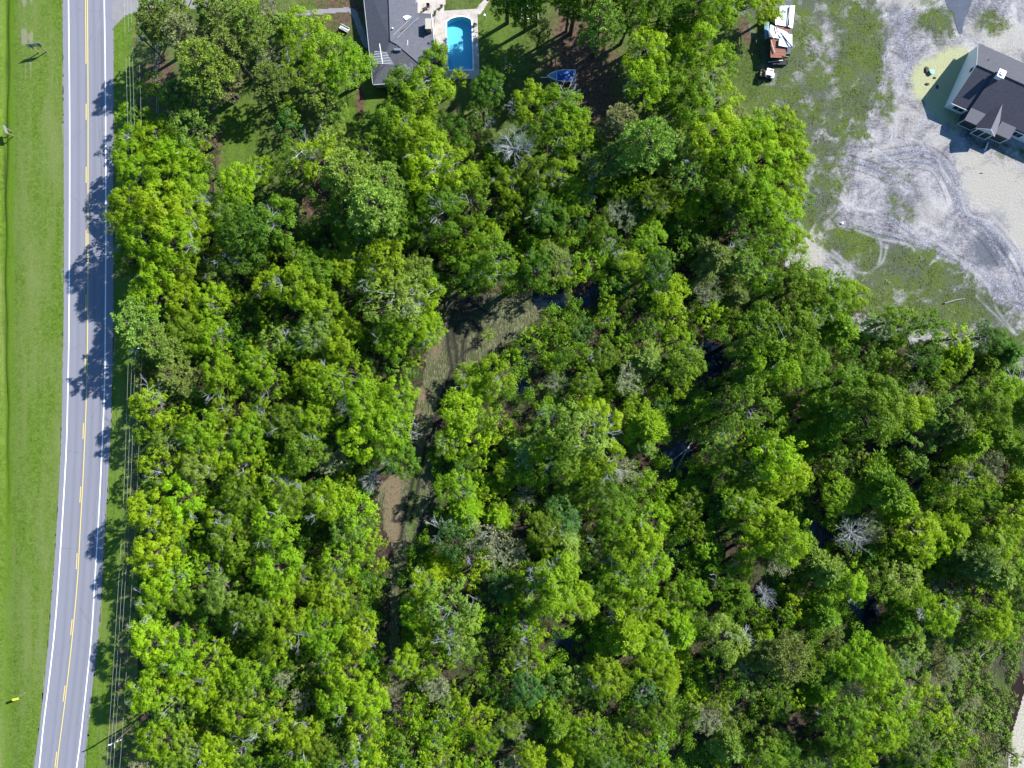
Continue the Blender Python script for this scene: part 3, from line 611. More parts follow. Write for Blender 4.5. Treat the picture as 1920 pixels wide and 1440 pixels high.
for v0, v1 in ((-.5, 5.6), (5.6, 11.75)):
    part('rake_trim', MB().slab([(-.2, v0, zr(v0, .06)), (-.155, v0, zr(v0, .06)), (-.155, v1, zr(v1, .06)), (-.2, v1, zr(v1, .06))], .2), M['white'])
part('fascia', MB().box(-.15, -.5, 2.62, 3.2, -.455, 2.82), M['white'])
part('fascia', MB().box(12.2, -.33, 2.6, 24.2, -.27, 2.86), M['white'])
for u0, u1, vf in ((3.2, 6.1, -2.3), (9.3, 12.2, -2.25)):
    part('porch_roof', MB().slab([(u0, vf, 2.85), (u1, vf, 2.85), (u1, -.1, 3.42), (u0, -.1, 3.42)], .12), plain('porch_shingles', (.12, .115, .13), .8, .1) if u0 < 4 else bpy.data.materials['porch_shingles'])
gz_, gf = 4.55, -2.9; sl = (gz_ - 2.95) / 1.9
part('porch_gable_roof', MB().slab([(5.65, gf, 2.95), (7.55, gf, gz_), (7.55, 2.2, gz_), (5.65, .0, 2.95)], .12), M['shingle_new'])
part('porch_gable_roof', MB().slab([(9.45, gf, 2.95), (7.55, gf, gz_), (7.55, 2.2, gz_), (9.45, .0, 2.95)], .12), bpy.data.materials['porch_shingles'])  # paler shingles paint the sunlight onto this slope of the porch gable
gb = MB(); gb.add([(5.9, -2.62, 2.95), (9.2, -2.62, 2.95), (7.55, -2.62, 4.4), (5.9, -2.5, 2.95), (9.2, -2.5, 2.95), (7.55, -2.5, 4.4)], [(0, 1, 2), (3, 5, 4), (0, 3, 4, 1), (1, 4, 5, 2), (2, 5, 3, 0)]); part('porch_gable', gb, M['siding'])
part('porch_gable_trim', MB().slab([(5.65, gf - .04, 2.99), (7.55, gf - .04, 4.6), (7.55, gf, 4.6), (5.65, gf, 2.99)], .18).slab([(9.45, gf - .04, 2.99), (7.552, gf - .04, 4.6), (7.552, gf, 4.6), (9.45, gf, 2.99)], .18), M['white'])
part('porch_floor', MB().box(3.4, -2.1, 0, 12.1, 0, .25).box(6.3, -2.65, 0, 9.2, -2.1, .25), M['grey_concrete'])
for (u0, u1, v) in ((3.4, 6.2, -2.05), (6.3, 9.2, -2.6), (9.3, 12.1, -2.05)):
    fr_ = MB(); um = (u0 + u1) / 2
    for u in (u0, um if v < -2.5 else u0 + .001, u1): fr_.box(u - .07, v - .07, .25, u + .07, v + .07, 2.62)
    fr_.box(u0 - .08, v - .085, 2.62, u1 + .08, v + .085, 2.84); fr_.box(u0, v - .05, .26, u1, v + .05, .38)
    f_ = part('porch_frame', fr_, M['white'])
    part('screen', MB().box(u0 + .08, v - .012, .39, u1 - .08, v + .012, 2.6), M['screen'])
part('screen', MB().box(3.37, -1.97, .3, 3.4, -.1, 2.6), M['screen'])
def window(u0, u1, z0, z1):
    part('window', MB().box(u0 - .09, -.05, z0 - .09, u1 + .09, -.004, z1 + .09), M['white'])
    um = (u0 + u1) / 2; part('window_pane', MB().box(u0, -.075, z0, um - .04, -.052, z1), M['glass']); part('window_pane', MB().box(um + .04, -.075, z0, u1, -.052, z1), M['glass'])
window(1.0, 2.9, .9, 2.3); window(13.0, 14.6, .9, 2.3); window(17.5, 19.2, .9, 2.3)
chm = part('chimney', MB().box(3.55, 4.75, 5.2, 4.55, 5.85, 7.1), M['siding'])
part('chimney_cap', MB().box(3.4, 4.6, 7.1, 4.7, 6.0, 7.2).box(3.75, 5.0, 7.2, 4.3, 5.6, 7.45), M['tin'])
part('vent_pipe', MB().tube([(1.9, 8.2, 4.5), (1.9, 8.2, 5.0)], .08, 8), M['dark'])
for v_ in (-.03, 11.1): part('corner_board', MB().box(-.03, v_, 0, .1, v_ + .13, 2.88), M['white'])

# small things on the sand lot
def lumpy(name, q, r, h, mat, label, cat, seed=0, squash=1.0, group=None):
    rr = random.Random(seed); mb = MB(); n = 10; rings = [(1, 0), (.82, .55), (.45, .9)]
    vs_ = []
    for f, z in rings:
        for k in range(n):
            a = 2 * math.pi * k / n; s = f * r * (1 + rr.uniform(-.22, .22)); vs_.append((q[0] + s * math.cos(a), q[1] + s * math.sin(a) * squash, float(gz(q[0], q[1])) + z * h * (1 + rr.uniform(-.15, .15))))
    vs_.append((q[0], q[1], float(gz(q[0], q[1])) + h)); fs = [(i * n + k, i * n + (k + 1) % n, (i + 1) * n + (k + 1) % n, (i + 1) * n + k) for i in range(2) for k in range(n)] + [(2 * n + k, 2 * n + (k + 1) % n, 3 * n) for k in range(n)]
    mb.add(vs_, fs); return tag(mb.build(name, mat), label, cat, group)
M['soil'] = plain('dug_soil', (.10, .085, .07), .95, .4, 3, .1)
q = P(1747.5, 134.5, .4); tk = empty('septic_riser', (q[0], q[1], 0), 'round teal plastic septic lid standing in the cream sand', 'septic lid')
MB().tube([(q[0], q[1], -.1), (q[0], q[1], .45)], .40, 18).build('riser', M['teal'], tk); MB().tube([(q[0], q[1], .45), (q[0], q[1], .53)], .46, 18).build('lid', M['teal'], tk)
lumpy('soil_heap', P(1737, 132), .55, .35, M['soil'], 'low dark soil heap left of the teal lid', 'soil heap', 1, 1.5)
lumpy('soil_heap', P(1752, 146), .35, .25, M['soil'], 'little dark soil heap just below the teal lid', 'soil heap', 2, .6)
lumpy('soil_heap', P(1738, 158), .5, .25, M['soil'], 'small dark soil heap below left of the teal lid', 'soil heap', 3, .6)
lumpy('soil_heap', P(1757, 163), .32, .2, M['soil'], 'small dark clod in the shadow of the white house wall', 'soil heap', 4, 1.4)
lumpy('white_bucket', P(1579.5, 418, .3), .32, .4, M['white'], 'white lump on bare sand above the grassy strip', 'white tub', 5)
lumpy('soil_heap', P(1839, 325), .4, .15, M['soil'], 'lone dark clod on the pale sand below the white house', 'soil heap', 6, .3)
mb = MB(); a = P(1850, 283, .1); mb.tube([P(1846, 282, .12), P(1849, 277, .2), P(1852, 268, .15)], .14, 5); tag(mb.build('plastic_scrap', M['white']), 'white plastic scrap on shaded sand in front of the house porch', 'scrap')

# ------------------------------------------------------------------ camper with board roof and white sheets
cp = empty('board_roofed_camper', P(1458, 75, 0), 'old dark camper trailer with reddish board roof and loose white sheets', 'trailer')
k0 = [P(1443, 12, 0), P(1478, 14, 0), P(1474, 112, 0), P(1440, 112, 0)]
MB().prism([(p[0], p[1]) for p in k0], .5, 2.3).build('body', plain('dark_green_panel', (.04, .055, .055), .6, .2), cp)
for k in range(8):
    y0 = 68 + k * 5; mb = MB(); mb.slab([P(1445, y0, 2.46), P(1473.5, y0 + 1.5, 2.46), P(1473, y0 + 6.0, 2.46), P(1444.6, y0 + 4.6, 2.46)], .05 + .01 * (k % 2)); mb.build('roof_board', M['redboard'], cp)
for k in range(3):
    y0 = 47 + k * 5; mb = MB(); mb.slab([P(1456, y0, 2.42), P(1481, y0 + 2.5, 2.42), P(1480, y0 + 6.5, 2.42), P(1454, y0 + 4.4, 2.42)], .05); mb.build('roof_board', M['redboard'], cp)
for a in ((1475, 117), (1444, 117)):
    q = P(*a, .4); MB().tube([(q[0] - .12, q[1], .4), (q[0] + .12, q[1], .4)], .42, 16).build('wheel', M['tyre'], cp)
q = P(1460, 116, .8); MB().box(q[0] - 1.7, q[1] - .5, .55, q[0] + 1.6, q[1] + .35, .75).build('hitch_platform', M['dark'], cp)
def sheetpart(pts, z, lab, mat='tin'):
    mb = MB(); c = [P(x, y, z + .12 * math.sin(i * 2.1)) for i, (x, y) in enumerate(pts)]; mb.slab(c, .03); return tag(mb.build('roofing_sheet', M[mat]), lab, 'roofing sheet')
sheetpart([(1481, 10.5), (1490.6, 10), (1486, 53), (1478, 50)], 2.75, 'narrow white roofing sheet at the upper right of the camper pile')
sheetpart([(1462, 11), (1479.5, 10.5), (1477, 50), (1454, 46), (1453, 32), (1461.5, 31)], 2.68, 'broad white roofing sheet at the top of the camper pile')
sheetpart([(1445, 46), (1477, 60), (1476, 64), (1459, 72), (1442, 69), (1441, 58)], 2.7, 'slanting white roofing sheet in the middle of the camper roof')
sheetpart([(1461, 72), (1464, 71), (1476, 63), (1485.6, 65), (1486, 89), (1480, 89), (1460, 85.5)], 2.9, 'lowest white roofing sheet with a dark pole across it')
sheetpart([(1433, 41), (1442, 41), (1442.5, 72), (1434, 73)], 1.9, 'faded blue panel leaning along the left side of the camper', 'lightblue')
for a, b, z, mt, lab in (((1463, 61), (1485.5, 89), 3.05, 'dark', 'dark pole lying diagonally over the lowest white sheet'), ((1479.4, 13), (1478.8, 48), 2.9, 'dark', 'dark straight pole along the topmost white sheet'),
                         ((1455, 48), (1457.8, 61), 2.95, 'wood', 'short grey pole across the slanting white sheet'), ((1442.5, 61), (1453, 77), 2.95, 'wood', 'grey plank from the white sheet onto the red boards'),
                         ((1445.6, 77), (1452.5, 99), 2.7, 'cream', 'pale yellow plank lying on the reddish boards'), ((1440.5, 116.5), (1468, 113), 1.5, 'metal', 'grey metal pole at the lower end of the camper'), ((1468, 105), (1479, 107), 2.6, 'wood', 'short plank jutting from the lower right camper corner')):
    tag(MB().tube([P(*a, z), P(*b, z)], .1, 4).build('pole', M[mt]), lab, 'pole')

# golf cart
gc = empty('golf_cart', P(1436, 143, 0), 'white-roofed utility cart parked on grass below the camper', 'cart')
ca, sa = math.cos(math.radians(-14)), math.sin(math.radians(-14)); gl_ = gc.location
def G(p): return (gl_[0] + ca * p[0] - sa * p[1], gl_[1] + sa * p[0] + ca * p[1], p[2])
def gpart(n, mb, m, bev=0): return mb.xf(G).build(n, M[m], gc, bev)
gpart('body', MB().box(-1.35, -.62, .3, 1.0, .62, .55), 'dark'); gpart('bonnet', MB().box(.62, -.55, .56, 1.32, .55, .95), 'tinroof', .08)
gpart('seat', MB().box(-.45, -.5, .56, .1, .5, .8).box(-.55, -.5, .8, -.44, .5, 1.2), 'cream', .03)
gpart('cargo_bed', MB().box(-1.35, -.6, .56, -.7, .6, .62).box(-1.35, -.6, .62, -1.3, .6, .9).box(-.75, -.6, .62, -.7, .6, .9).box(-1.3, -.6, .62, -.76, -.55, .9).box(-1.3, .55, .62, -.76, .6, .9), 'wood')
rf = gpart('roof', MB().box(-.55, -.62, 1.85, .68, .62, 1.92), 'tin', .03); gpart('roof_vent', MB().box(-.1, .25, 1.925, .55, .42, 1.95), 'dark')
for a_ in (-.52, .58):
    for b_ in (-.6, .54): gpart('post', MB().box(a_, b_, .9, a_ + .06, b_ + .06, 1.85), 'metal')
gpart('windscreen', MB().box(.645, -.5, 1.0, .66, .5, 1.8), 'glass')
for sx in (-1.0, .95):
    for sy in (-.66, .66): gpart('wheel', MB().tube([(sx, sy - .1, .27), (sx, sy + .1, .27)], .27, 14), 'tyre')
gpart('steering_wheel', MB().tube([(.3, .25, 1.05), (.33, .25, 1.1)], .18, 12), 'dark')

# boat on its trailer
bt = empty('motor_boat', P(1052, 147, 0), 'small white motor boat under a blue cover beside the brown pine-straw ground', 'boat')
bl = bt.location
def Bf(p): return (bl[0] + p[0], bl[1] + p[1], p[2])
def outline(s, z):
    pts = []
    for t in (0, .2, .4, .6, .75, .88, .96, 1.0): x = 2.65 - t * 5.3; wd = 1.08 * (1 - max(0, (t - .35) / .65) ** 2.4) * (.97 if t == 0 else 1) ; pts.append((x * (.98 if s < 1 else 1), max(.06, wd) * s, z))
    return pts + [(x, -y, z) for x, y, z in pts[::-1]]
mb = MB(); rings = [outline(.45, .45), outline(.85, .7), outline(1, 1.15)]; n = len(rings[0])
mb.add([p for r_ in rings for p in r_], [list(range(n))] + [(i * n + k, i * n + (k + 1) % n, (i + 1) * n + (k + 1) % n, (i + 1) * n + k) for i in range(2) for k in range(n)] + [[2 * n + k for k in range(n)][::-1]]); mb.xf(Bf).build('hull', M['white'], bt)
rail = [(x, y, 1.2) for x, y, z in outline(.98, 1.2)]; MB().tube(rail + [rail[0]], .075, 6).xf(Bf).build('gunwale', M['white'], bt)
MB().add([(x, y, 1.17) for x, y in ((-.95, -.9), (-.95, .9), (-1.5, .82), (-2.1, .5), (-2.3, 0), (-2.1, -.5), (-1.5, -.82))], [list(range(7))[::-1]]).xf(Bf).build('bow_deck', M['lightblue'], bt)
MB().box(-.98, -.95, 1.15, -.82, .95, 1.26).xf(Bf).build('bow_rail', M['white'], bt)
cv = MB(); nx_, ny_ = 10, 8; vs_ = []
for i in range(nx_ + 1):
    for j in range(ny_ + 1):
        x = -.8 + 2.95 * i / nx_; y = -.94 + 1.88 * j / ny_; z = 1.2 + .38 * (1 - (y / .97) ** 2) * (1 - .5 * (i / nx_)) + .05 * math.sin(i * 2.3 + j); vs_.append((x, y, z))
cv.add(vs_, [(i * (ny_ + 1) + j, (i + 1) * (ny_ + 1) + j, (i + 1) * (ny_ + 1) + j + 1, i * (ny_ + 1) + j + 1) for i in range(nx_) for j in range(ny_)]); cv.xf(Bf).build('cover', M['blue'], bt)
MB().box(2.18, -.95, 1.16, 2.62, .95, 1.22).xf(Bf).build('stern_deck', M['tinroof'], bt)
MB().box(2.66, -.2, .7, 2.95, .2, 1.5).box(2.7, -.07, .3, 2.85, .07, .7).xf(Bf).build('outboard_motor', M['metal'], bt, .04)
tr_ = empty('boat_trailer', tuple(bl), 'grey trailer under the motor boat with a pale tongue at the bow', 'trailer')
MB().box(-2.0, -.7, .3, 2.4, -.6, .4).box(-2.0, .6, .3, 2.4, .7, .4).box(-2.1, -.7, .3, -2.0, .7, .4).xf(Bf).build('frame', M['metal'], tr_)
MB().tube([(-2.05, 0, .36), (-3.9, 0, .42)], .07, 6).xf(Bf).build('tongue', M['white'], tr_)
for sy in (-.95, .95): MB().tube([(.8, sy - .09, .32), (.8, sy + .09, .32)], .32, 14).xf(Bf).build('wheel', M['tyre'], tr_)

# garden bits by the pool house
def pot(px, py, lab, r=.3):
    q = P(px, py, 0); e = empty('potted_plant', (q[0], q[1], .1), lab, 'plant pot'); MB().tube([(q[0], q[1], .1), (q[0], q[1], .5)], [r * .7, r], 10).build('pot', M['brick'], e)
    mb = MB(); rr = random.Random(px)
    for k in range(24):
        a = rr.uniform(0, 6.28); e_ = rr.uniform(.2, 1.3); L = rr.uniform(.3, .6); d = Vector((math.cos(a) * math.cos(e_), math.sin(a) * math.cos(e_), math.sin(e_))) * L; s = Vector((-math.sin(a), math.cos(a), 0)) * .07; c = Vector((q[0], q[1], .5))
        mb.add([c, c + d * .5 + s, c + d, c + d * .5 - s], [(0, 1, 2, 3)])
    mb.build('foliage', plain('pot_foliage', (.05, .11, .02), .7, .2) if 'pot_foliage' not in bpy.data.materials else bpy.data.materials['pot_foliage'], e)
pot(816, 27, 'potted plant at the corner of the patio nearest the pool'); pot(890, 49, 'potted plant on the deck to the right of the pool'); pot(828, 14, 'potted plant at the upper right edge of the patio', .25)
e = empty('patio_chair', P(803, 14, 0), 'dark chair standing alone on the pale patio', 'chair'); q = e.location
MB().box(q[0] - .3, q[1] - .3, .42, q[0] + .3, q[1] + .3, .5).build('seat', M['dark'], e); MB().box(q[0] - .3, q[1] + .26, .5, q[0] + .3, q[1] + .33, 1.0).build('backrest', M['dark'], e)
for sx in (-1, 1):
    for sy in (-1, 1): MB().box(q[0] + sx * .27 - .03, q[1] + sy * .27 - .03, .08, q[0] + sx * .27 + .03, q[1] + sy * .27 + .03, .42).build('leg', M['dark'], e)
q = P(795, 20, 0); tag(MB().tube([(q[0], q[1], .08), (q[0], q[1], .5)], .22, 10).build('plant_tub', M['dark']), 'small dark tub on the patio left of the chair', 'tub')
e = empty('garden_lamp', P(909, 38, 0), 'white globe lamp on grass right of the pool deck', 'lamp'); q = e.location; MB().tube([(q[0], q[1], 0), (q[0], q[1], 1.6)], .04, 6).build('post', M['dark'], e)
MB().tube([(q[0], q[1], 1.6), (q[0], q[1], 1.68), (q[0], q[1], 1.85), (q[0], q[1], 2.0), (q[0], q[1], 2.05)], [.1, .2, .24, .18, .05], 12).build('globe', M['white'], e)
e = empty('garden_trailer', P(647, 56, 0), 'small white open trailer with planks on the grass left of the grey roof', 'trailer'); q = e.location
ca, sa = math.cos(math.radians(-28)), math.sin(math.radians(-28))
TF = lambda p: (q[0] + ca * p[0] - sa * p[1], q[1] + sa * p[0] + ca * p[1], p[2])
MB().box(-.9, -.45, .4, .9, .45, .5).box(-.9, .4, .5, .9, .45, .75).box(-.9, -.45, .5, .9, -.4, .75).xf(TF).build('tray', M['white'], e); MB().box(-.7, -.3, .51, .95, -.05, .6).xf(TF).build('plank', M['wood'], e)
for sy in (-.55, .55): MB().tube([(0, sy - .06, .28), (0, sy + .06, .28)], .28, 12).xf(TF).build('wheel', M['tyre'], e)

e = empty('garden_pergola', P(993, 20, 0), 'white-framed garden shelter with rails, half hidden under pines at the top', 'shelter'); q = e.location
for sx in (-1.5, 1.5):
    for sy in (-2.2, 2.6): MB().box(q[0] + sx - .06, q[1] + sy - .06, 0, q[0] + sx + .06, q[1] + sy + .06, 1.3).build('post', M['white'], e)
for x0, y0, x1, y1 in ((-1.56, -2.26, 1.56, -2.14), (-1.56, 2.54, 1.56, 2.66), (-1.56, -2.1, -1.44, 2.5), (1.44, -2.1, 1.56, 2.5)): MB().box(q[0] + x0, q[1] + y0, 1.3, q[0] + x1, q[1] + y1, 1.4).build('rail', M['white'], e)
MB().box(q[0] - 1.3, q[1] + .1, .5, q[0] + .6, q[1] + 1.5, .62).build('table_top', M['tin'], e); MB().box(q[0] - .5, q[1] + .6, 0, q[0] - .3, q[1] + .9, .5).build('table_leg', M['metal'], e)

# ------------------------------------------------------------------ road signs, poles and wires
def two_post_sign(b0, b1, w_, h0, h1, lab, th=.07):
    a = Vector(P(*b0, 0)); b = Vector(P(*b1, 0)); a.z = float(gz(a.x, a.y)); b.z = float(gz(b.x, b.y)); c = (a + b) / 2; e = empty('road_sign', tuple(c), lab, 'road sign', 'two-post road signs on the verge')
    for p in (a, b): MB().box(p.x - .07, p.y - .07, p.z - .2, p.x + .07, p.y + .07, h1 - .2).build('post', M['wood'], e)
    d = (b - a); d.z = 0; d = d.normalized(); n_ = Vector((-d.y, d.x, 0)); l = c - d * w_ / 2; r = c + d * w_ / 2; n2 = n_ * .09; n3 = n_ * (.09 + th)
    MB().prism([((l + n2).x, (l + n2).y), ((r + n2).x, (r + n2).y), ((r + n3).x, (r + n3).y), ((l + n3).x, (l + n3).y)], h0, h1).build('panel', M['metal'], e)
two_post_sign((74, 99), (89, 97), 2.6, 2.0, 3.2, 'grey two-post road sign on the worn strip of the verge near the top')
two_post_sign((22, 246), (25, 255), 1.6, 1.6, 2.4, 'small two-post sign on the green verge at the left edge')
q = P(48, 1298, 0); e = empty('warning_sign', (q[0], q[1], 0), 'yellow diamond warning sign on a thin post on the verge', 'road sign')
MB().box(q[0] - .035, q[1] - .035, 0, q[0] + .035, q[1] + .035, 3.3).build('post', M['metal'], e)
mb = MB(); s = .72; yv = q[1] - .045
mb.add([(q[0] - s, yv, 2.75), (q[0], yv, 2.75 - s), (q[0] + s, yv, 2.75), (q[0], yv, 2.75 + s), (q[0] - s, yv - .03, 2.75), (q[0], yv - .03, 2.75 - s), (q[0] + s, yv - .03, 2.75), (q[0], yv - .03, 2.75 + s)],
       [(0, 1, 2, 3), (7, 6, 5, 4), (0, 4, 5, 1), (1, 5, 6, 2), (2, 6, 7, 3), (3, 7, 4, 0)]); mb.build('panel', M['yellow'], e)
q = P(168, 1340, 0); tag(MB().tube([(q[0], q[1], .05), (q[0] + .1, q[1] - .35, .08)], .06, 5).build('litter_scrap', M['cream']), 'pale yellow scrap on the right road edge near the bottom', 'litter')
# poles: base, top height, direction of the crossarm
PZ = 10.5
def pole(px, py, ph, lab, arm=True, trans=False):
    q = P(px, py, ph); e = empty('utility_pole', (q[0], q[1], 0), lab, 'utility pole', 'utility poles beside the road')
    MB().tube([(q[0], q[1], -.3), (q[0], q[1], ph * .5), (q[0], q[1], ph)], [.17, .15, .12], 8).build('post', M['bark'], e)
    if arm:
        a = math.radians(22); d = (math.cos(a), math.sin(a)); ar = MB().tube([(q[0] - d[0] * 1.3, q[1] - d[1] * 1.3, ph - .5), (q[0] + d[0] * 1.3, q[1] + d[1] * 1.3, ph - .5)], .07, 4).build('crossarm', M['metal'], e)
        for t in (-1.15, -.5, .5, 1.15): MB().tube([(q[0] + d[0] * t, q[1] + d[1] * t, ph - .43), (q[0] + d[0] * t, q[1] + d[1] * t, ph - .18)], [.07, .04], 6).build('insulator', M['white'], e)
        MB().tube([(q[0], q[1], ph - .35), (q[0] - .15, q[1] - 1.0, ph - .5)], .045, 4).tube([(q[0], q[1], ph - .6), (q[0] + .6, q[1] + .5, ph - .3)], .04, 4).tube([(q[0] - .5, q[1] - .25, ph - .45), (q[0] - .9, q[1] - .5, ph - .4)], .09, 5).build('bracket', M['white'], e)
    if trans:
        for t in (-.38, .38): MB().tube([(q[0] + t, q[1] + .1, ph - 2.0), (q[0] + t, q[1] + .1, ph - 1.1), (q[0] + t, q[1] + .1, ph - 1.0)], [.27, .27, .2], 12).build('transformer', M['metal'], e)
    return q
pole(213, 1394, PZ, 'utility pole with crossarm and white insulators near the bottom of the road')
pole(253, 655, PZ, 'utility pole half hidden under the pale pine crown beside the road')
pole(260, 66, PZ - 1, 'utility pole with twin grey transformers by the driveway at top left', False, True)
WIRES = [[(232, -60), (233, 0), (240, 255), (243, 500), (241, 655), (238, 760), (232, 930), (222, 1100), (212, 1260), (203, 1396), (199, 1460)]]
WIRES.append([(x + 6.5 - .4 * (i > 8), y) for i, (x, y) in enumerate(WIRES[0])]); WIRES.append([(x + 12.5, y) for x, y in WIRES[0]])
WIRES.append([(258, -60), (258, 0), (262, 130), (265, 240), (268, 450), (266, 655), (262, 800), (255, 960), (246, 1120), (235, 1290), (228, 1396), (223, 1460)])
for i, wl in enumerate(WIRES):
    pts = []
    for x, y in smooth(wl, 5):
        s0 = [-160, 66, 655, 1396, 2000]; k = max(j for j in range(4) if y >= s0[j]); t = (y - s0[k]) / (s0[k + 1] - s0[k]); z = PZ - .25 - 4 * t * (1 - t) * .9 - (1.3 if i == 3 else 0); pts.append(P(x, y, z))
    tag(MB().tube(pts, .013, 4).build('power_line', M['lichen']), ('overhead wire nearest the road', 'overhead wire second from the road', 'overhead wire third from the road', 'lower overhead wire farthest from the road')[i], 'power line', 'overhead wires along the road')
# fence line at left of the yard
q = [P(298, 85), P(298, 135), P(300, 215)]; fe = empty('wire_fence', q[1], 'thin grey yard fence in shade left of the olive pines', 'fence')
for k in range(7):
    a = Vector(q[0]).lerp(Vector(q[2]), k / 6); MB().box(a.x - .05, a.y - .05, 0, a.x + .05, a.y + .05, 1.3).build('post', M['metal'], fe)
for z in (.5, 1.2): MB().tube([(p[0], p[1], z) for p in q], .03, 4).build('rail', M['metal'], fe)

# ------------------------------------------------------------------ foliage tools
def runit(n, r): v = r.normal(size=(n, 3)); return v / np.linalg.norm(v, axis=1, keepdims=True)
def leaf_quads(c, nrm, size, r, asp=.62, fold=.18):
    n = len(c); a = np.cross(nrm, runit(n, r)); a /= np.linalg.norm(a, axis=1, keepdims=True) + 1e-9; b = np.cross(nrm, a); s = size[:, None]
    f = nrm * s * fold
    V = np.stack([c - a * s * .5, c + b * s * .5 * asp + f, c + a * s * .5, c - b * s * .5 * asp + f], 1).reshape(-1, 3)
    return V, np.arange(n * 4).reshape(n, 4)
def blades(c, d, L, wd, r):
    """thin leaves / needles starting at c along unit d"""
    n = len(c); s = np.cross(d, runit(n, r)); s /= np.linalg.norm(s, axis=1, keepdims=True) + 1e-9; L = L[:, None]; wd = wd[:, None]
    V = np.stack([c, c + d * L * .45 + s * wd, c + d * L, c + d * L * .45 - s * wd], 1).reshape(-1, 3)
    return V, np.arange(n * 4).reshape(n, 4)
def cat(parts):
    V = []; F = []; T = []; b = 0
    for v, f, t in parts: V.append(v); F.append(f + b); T.append(t); b += len(v)
    return np.concatenate(V), np.concatenate(F), np.concatenate(T)

def twigs(mb, p, d, L, r0, depth, rr, up=.15, n=3, spread=.7):
    pts = [p]; q = p.copy(); dd = d.copy()
    for i in range(3):
        dd = (dd + Vector((rr.gauss(0, .16), rr.gauss(0, .16), rr.gauss(0, .1) + up * .3))).normalized(); q = q + dd * L / 3; pts.append(q.copy())
    mb.tube(pts, [r0, r0 * .85, r0 * .7, r0 * .5], 4 if depth > 1 else 3, False)
    if depth > 0:
        for k in range(n):
            t = rr.uniform(.35, 1.0); base = pts[0].lerp(pts[-1], t); nd = (dd + Vector((rr.gauss(0, spread), rr.gauss(0, spread), rr.gauss(.1, spread * .6)))).normalized()
            twigs(mb, base, nd, L * rr.uniform(.5, .72), r0 * .55, depth - 1, rr, up, n, spread)

def to_mesh(mb, name, mat):
    me = bpy.data.meshes.new(name); me.from_pydata(mb.v, [], mb.f); me.update(); me.materials.append(mat); return me

def broadleaf(seed, R, ht, flat=.62, nl=95, leaf=(.15, .29), cl=(.55, .95), dens=1.0, open_=0.0):
    r = np.random.default_rng(seed); rr = random.Random(seed)
    lob = [(rr.uniform(.05, .13), rr.uniform(0, 6.28), k) for k in (2, 3, 5)]
    prof = lambda a: 1 + sum(s * np.sin(k * a + p) for s, p, k in lob)
    n = int(3.0 * R * R * dens); cen = []; tries = 0
    while len(cen) < n and tries < n * 30:
        tries += 1
        a = rr.uniform(0, 6.283); u = rr.random() ** .5; rad = u * R * prof(a) * .92; top = math.sqrt(max(0, 1 - u * u)) * R * flat * (1 + .22 * math.sin(3 * a + rad + seed))
        z = top * rr.uniform(.72, 1.05) if rr.random() < .78 else -R * flat * rr.uniform(.1, .45) * (1 - u * .5)
        p = (rad * math.cos(a), rad * math.sin(a), z)
        if all((p[0] - q[0]) ** 2 + (p[1] - q[1]) ** 2 + (p[2] - q[2]) ** 2 > (.62 + .1 * R) ** 2 * .33 for q in cen): cen.append(p)
    cen = np.array(cen); cz = ht - R * flat * .8
    parts = []
    for c in cen:
        if r.random() < open_: continue
        rc = r.uniform(*cl); tc = r.uniform(.0, .45); m = int(nl * (rc / .75) ** 1.6)
        k = max(4, int(m / 11)); sub = runit(k, r); sub[:, 2] = np.abs(sub[:, 2]) * .9 - .25; sub *= rc * r.uniform(.55, 1.0, (k, 1)) * np.array([1.1, 1.1, .8])
        s_ = sub[r.integers(0, k, m)] + r.normal(size=(m, 3)) * rc * .16
        out = s_ / (np.linalg.norm(s_, axis=1, keepdims=True) + 1e-6)
        nr = out * .8 + runit(m, r) * .55 + np.array([0, 0, .6]); nr /= np.linalg.norm(nr, axis=1, keepdims=True)
        v, f = leaf_quads(s_ + c + np.array([0, 0, cz]), nr, r.uniform(leaf[0], leaf[1], m), r)
        parts.append((v, f, np.repeat(np.clip(tc + r.uniform(0, .5, m), 0, 1), 4)))
    V, F, T = cat(parts); crown = np_mesh('crown', V, F, M['leaf'], T)
    mb = MB(); lean = Vector((rr.gauss(0, .02), rr.gauss(0, .02), 1)); tr = .028 * ht + .04
    pts = [Vector((0, 0, -.3)), lean * cz * .4, lean * cz * .75, lean * (cz + R * flat * .35)]; mb.tube(pts, [tr * 1.3, tr, tr * .8, tr * .35], 7)
    for c in cen[::3]:
        st = lean * (cz * rr.uniform(.55, 1.0)); e = Vector((c[0], c[1], c[2] + cz)); md = st.lerp(e, .55) + Vector((0, 0, -.25)); mb.tube([st, md, e], [tr * .45, tr * .25, tr * .08], 4, False)
    return crown, to_mesh(mb, 'trunk', M['bark'])

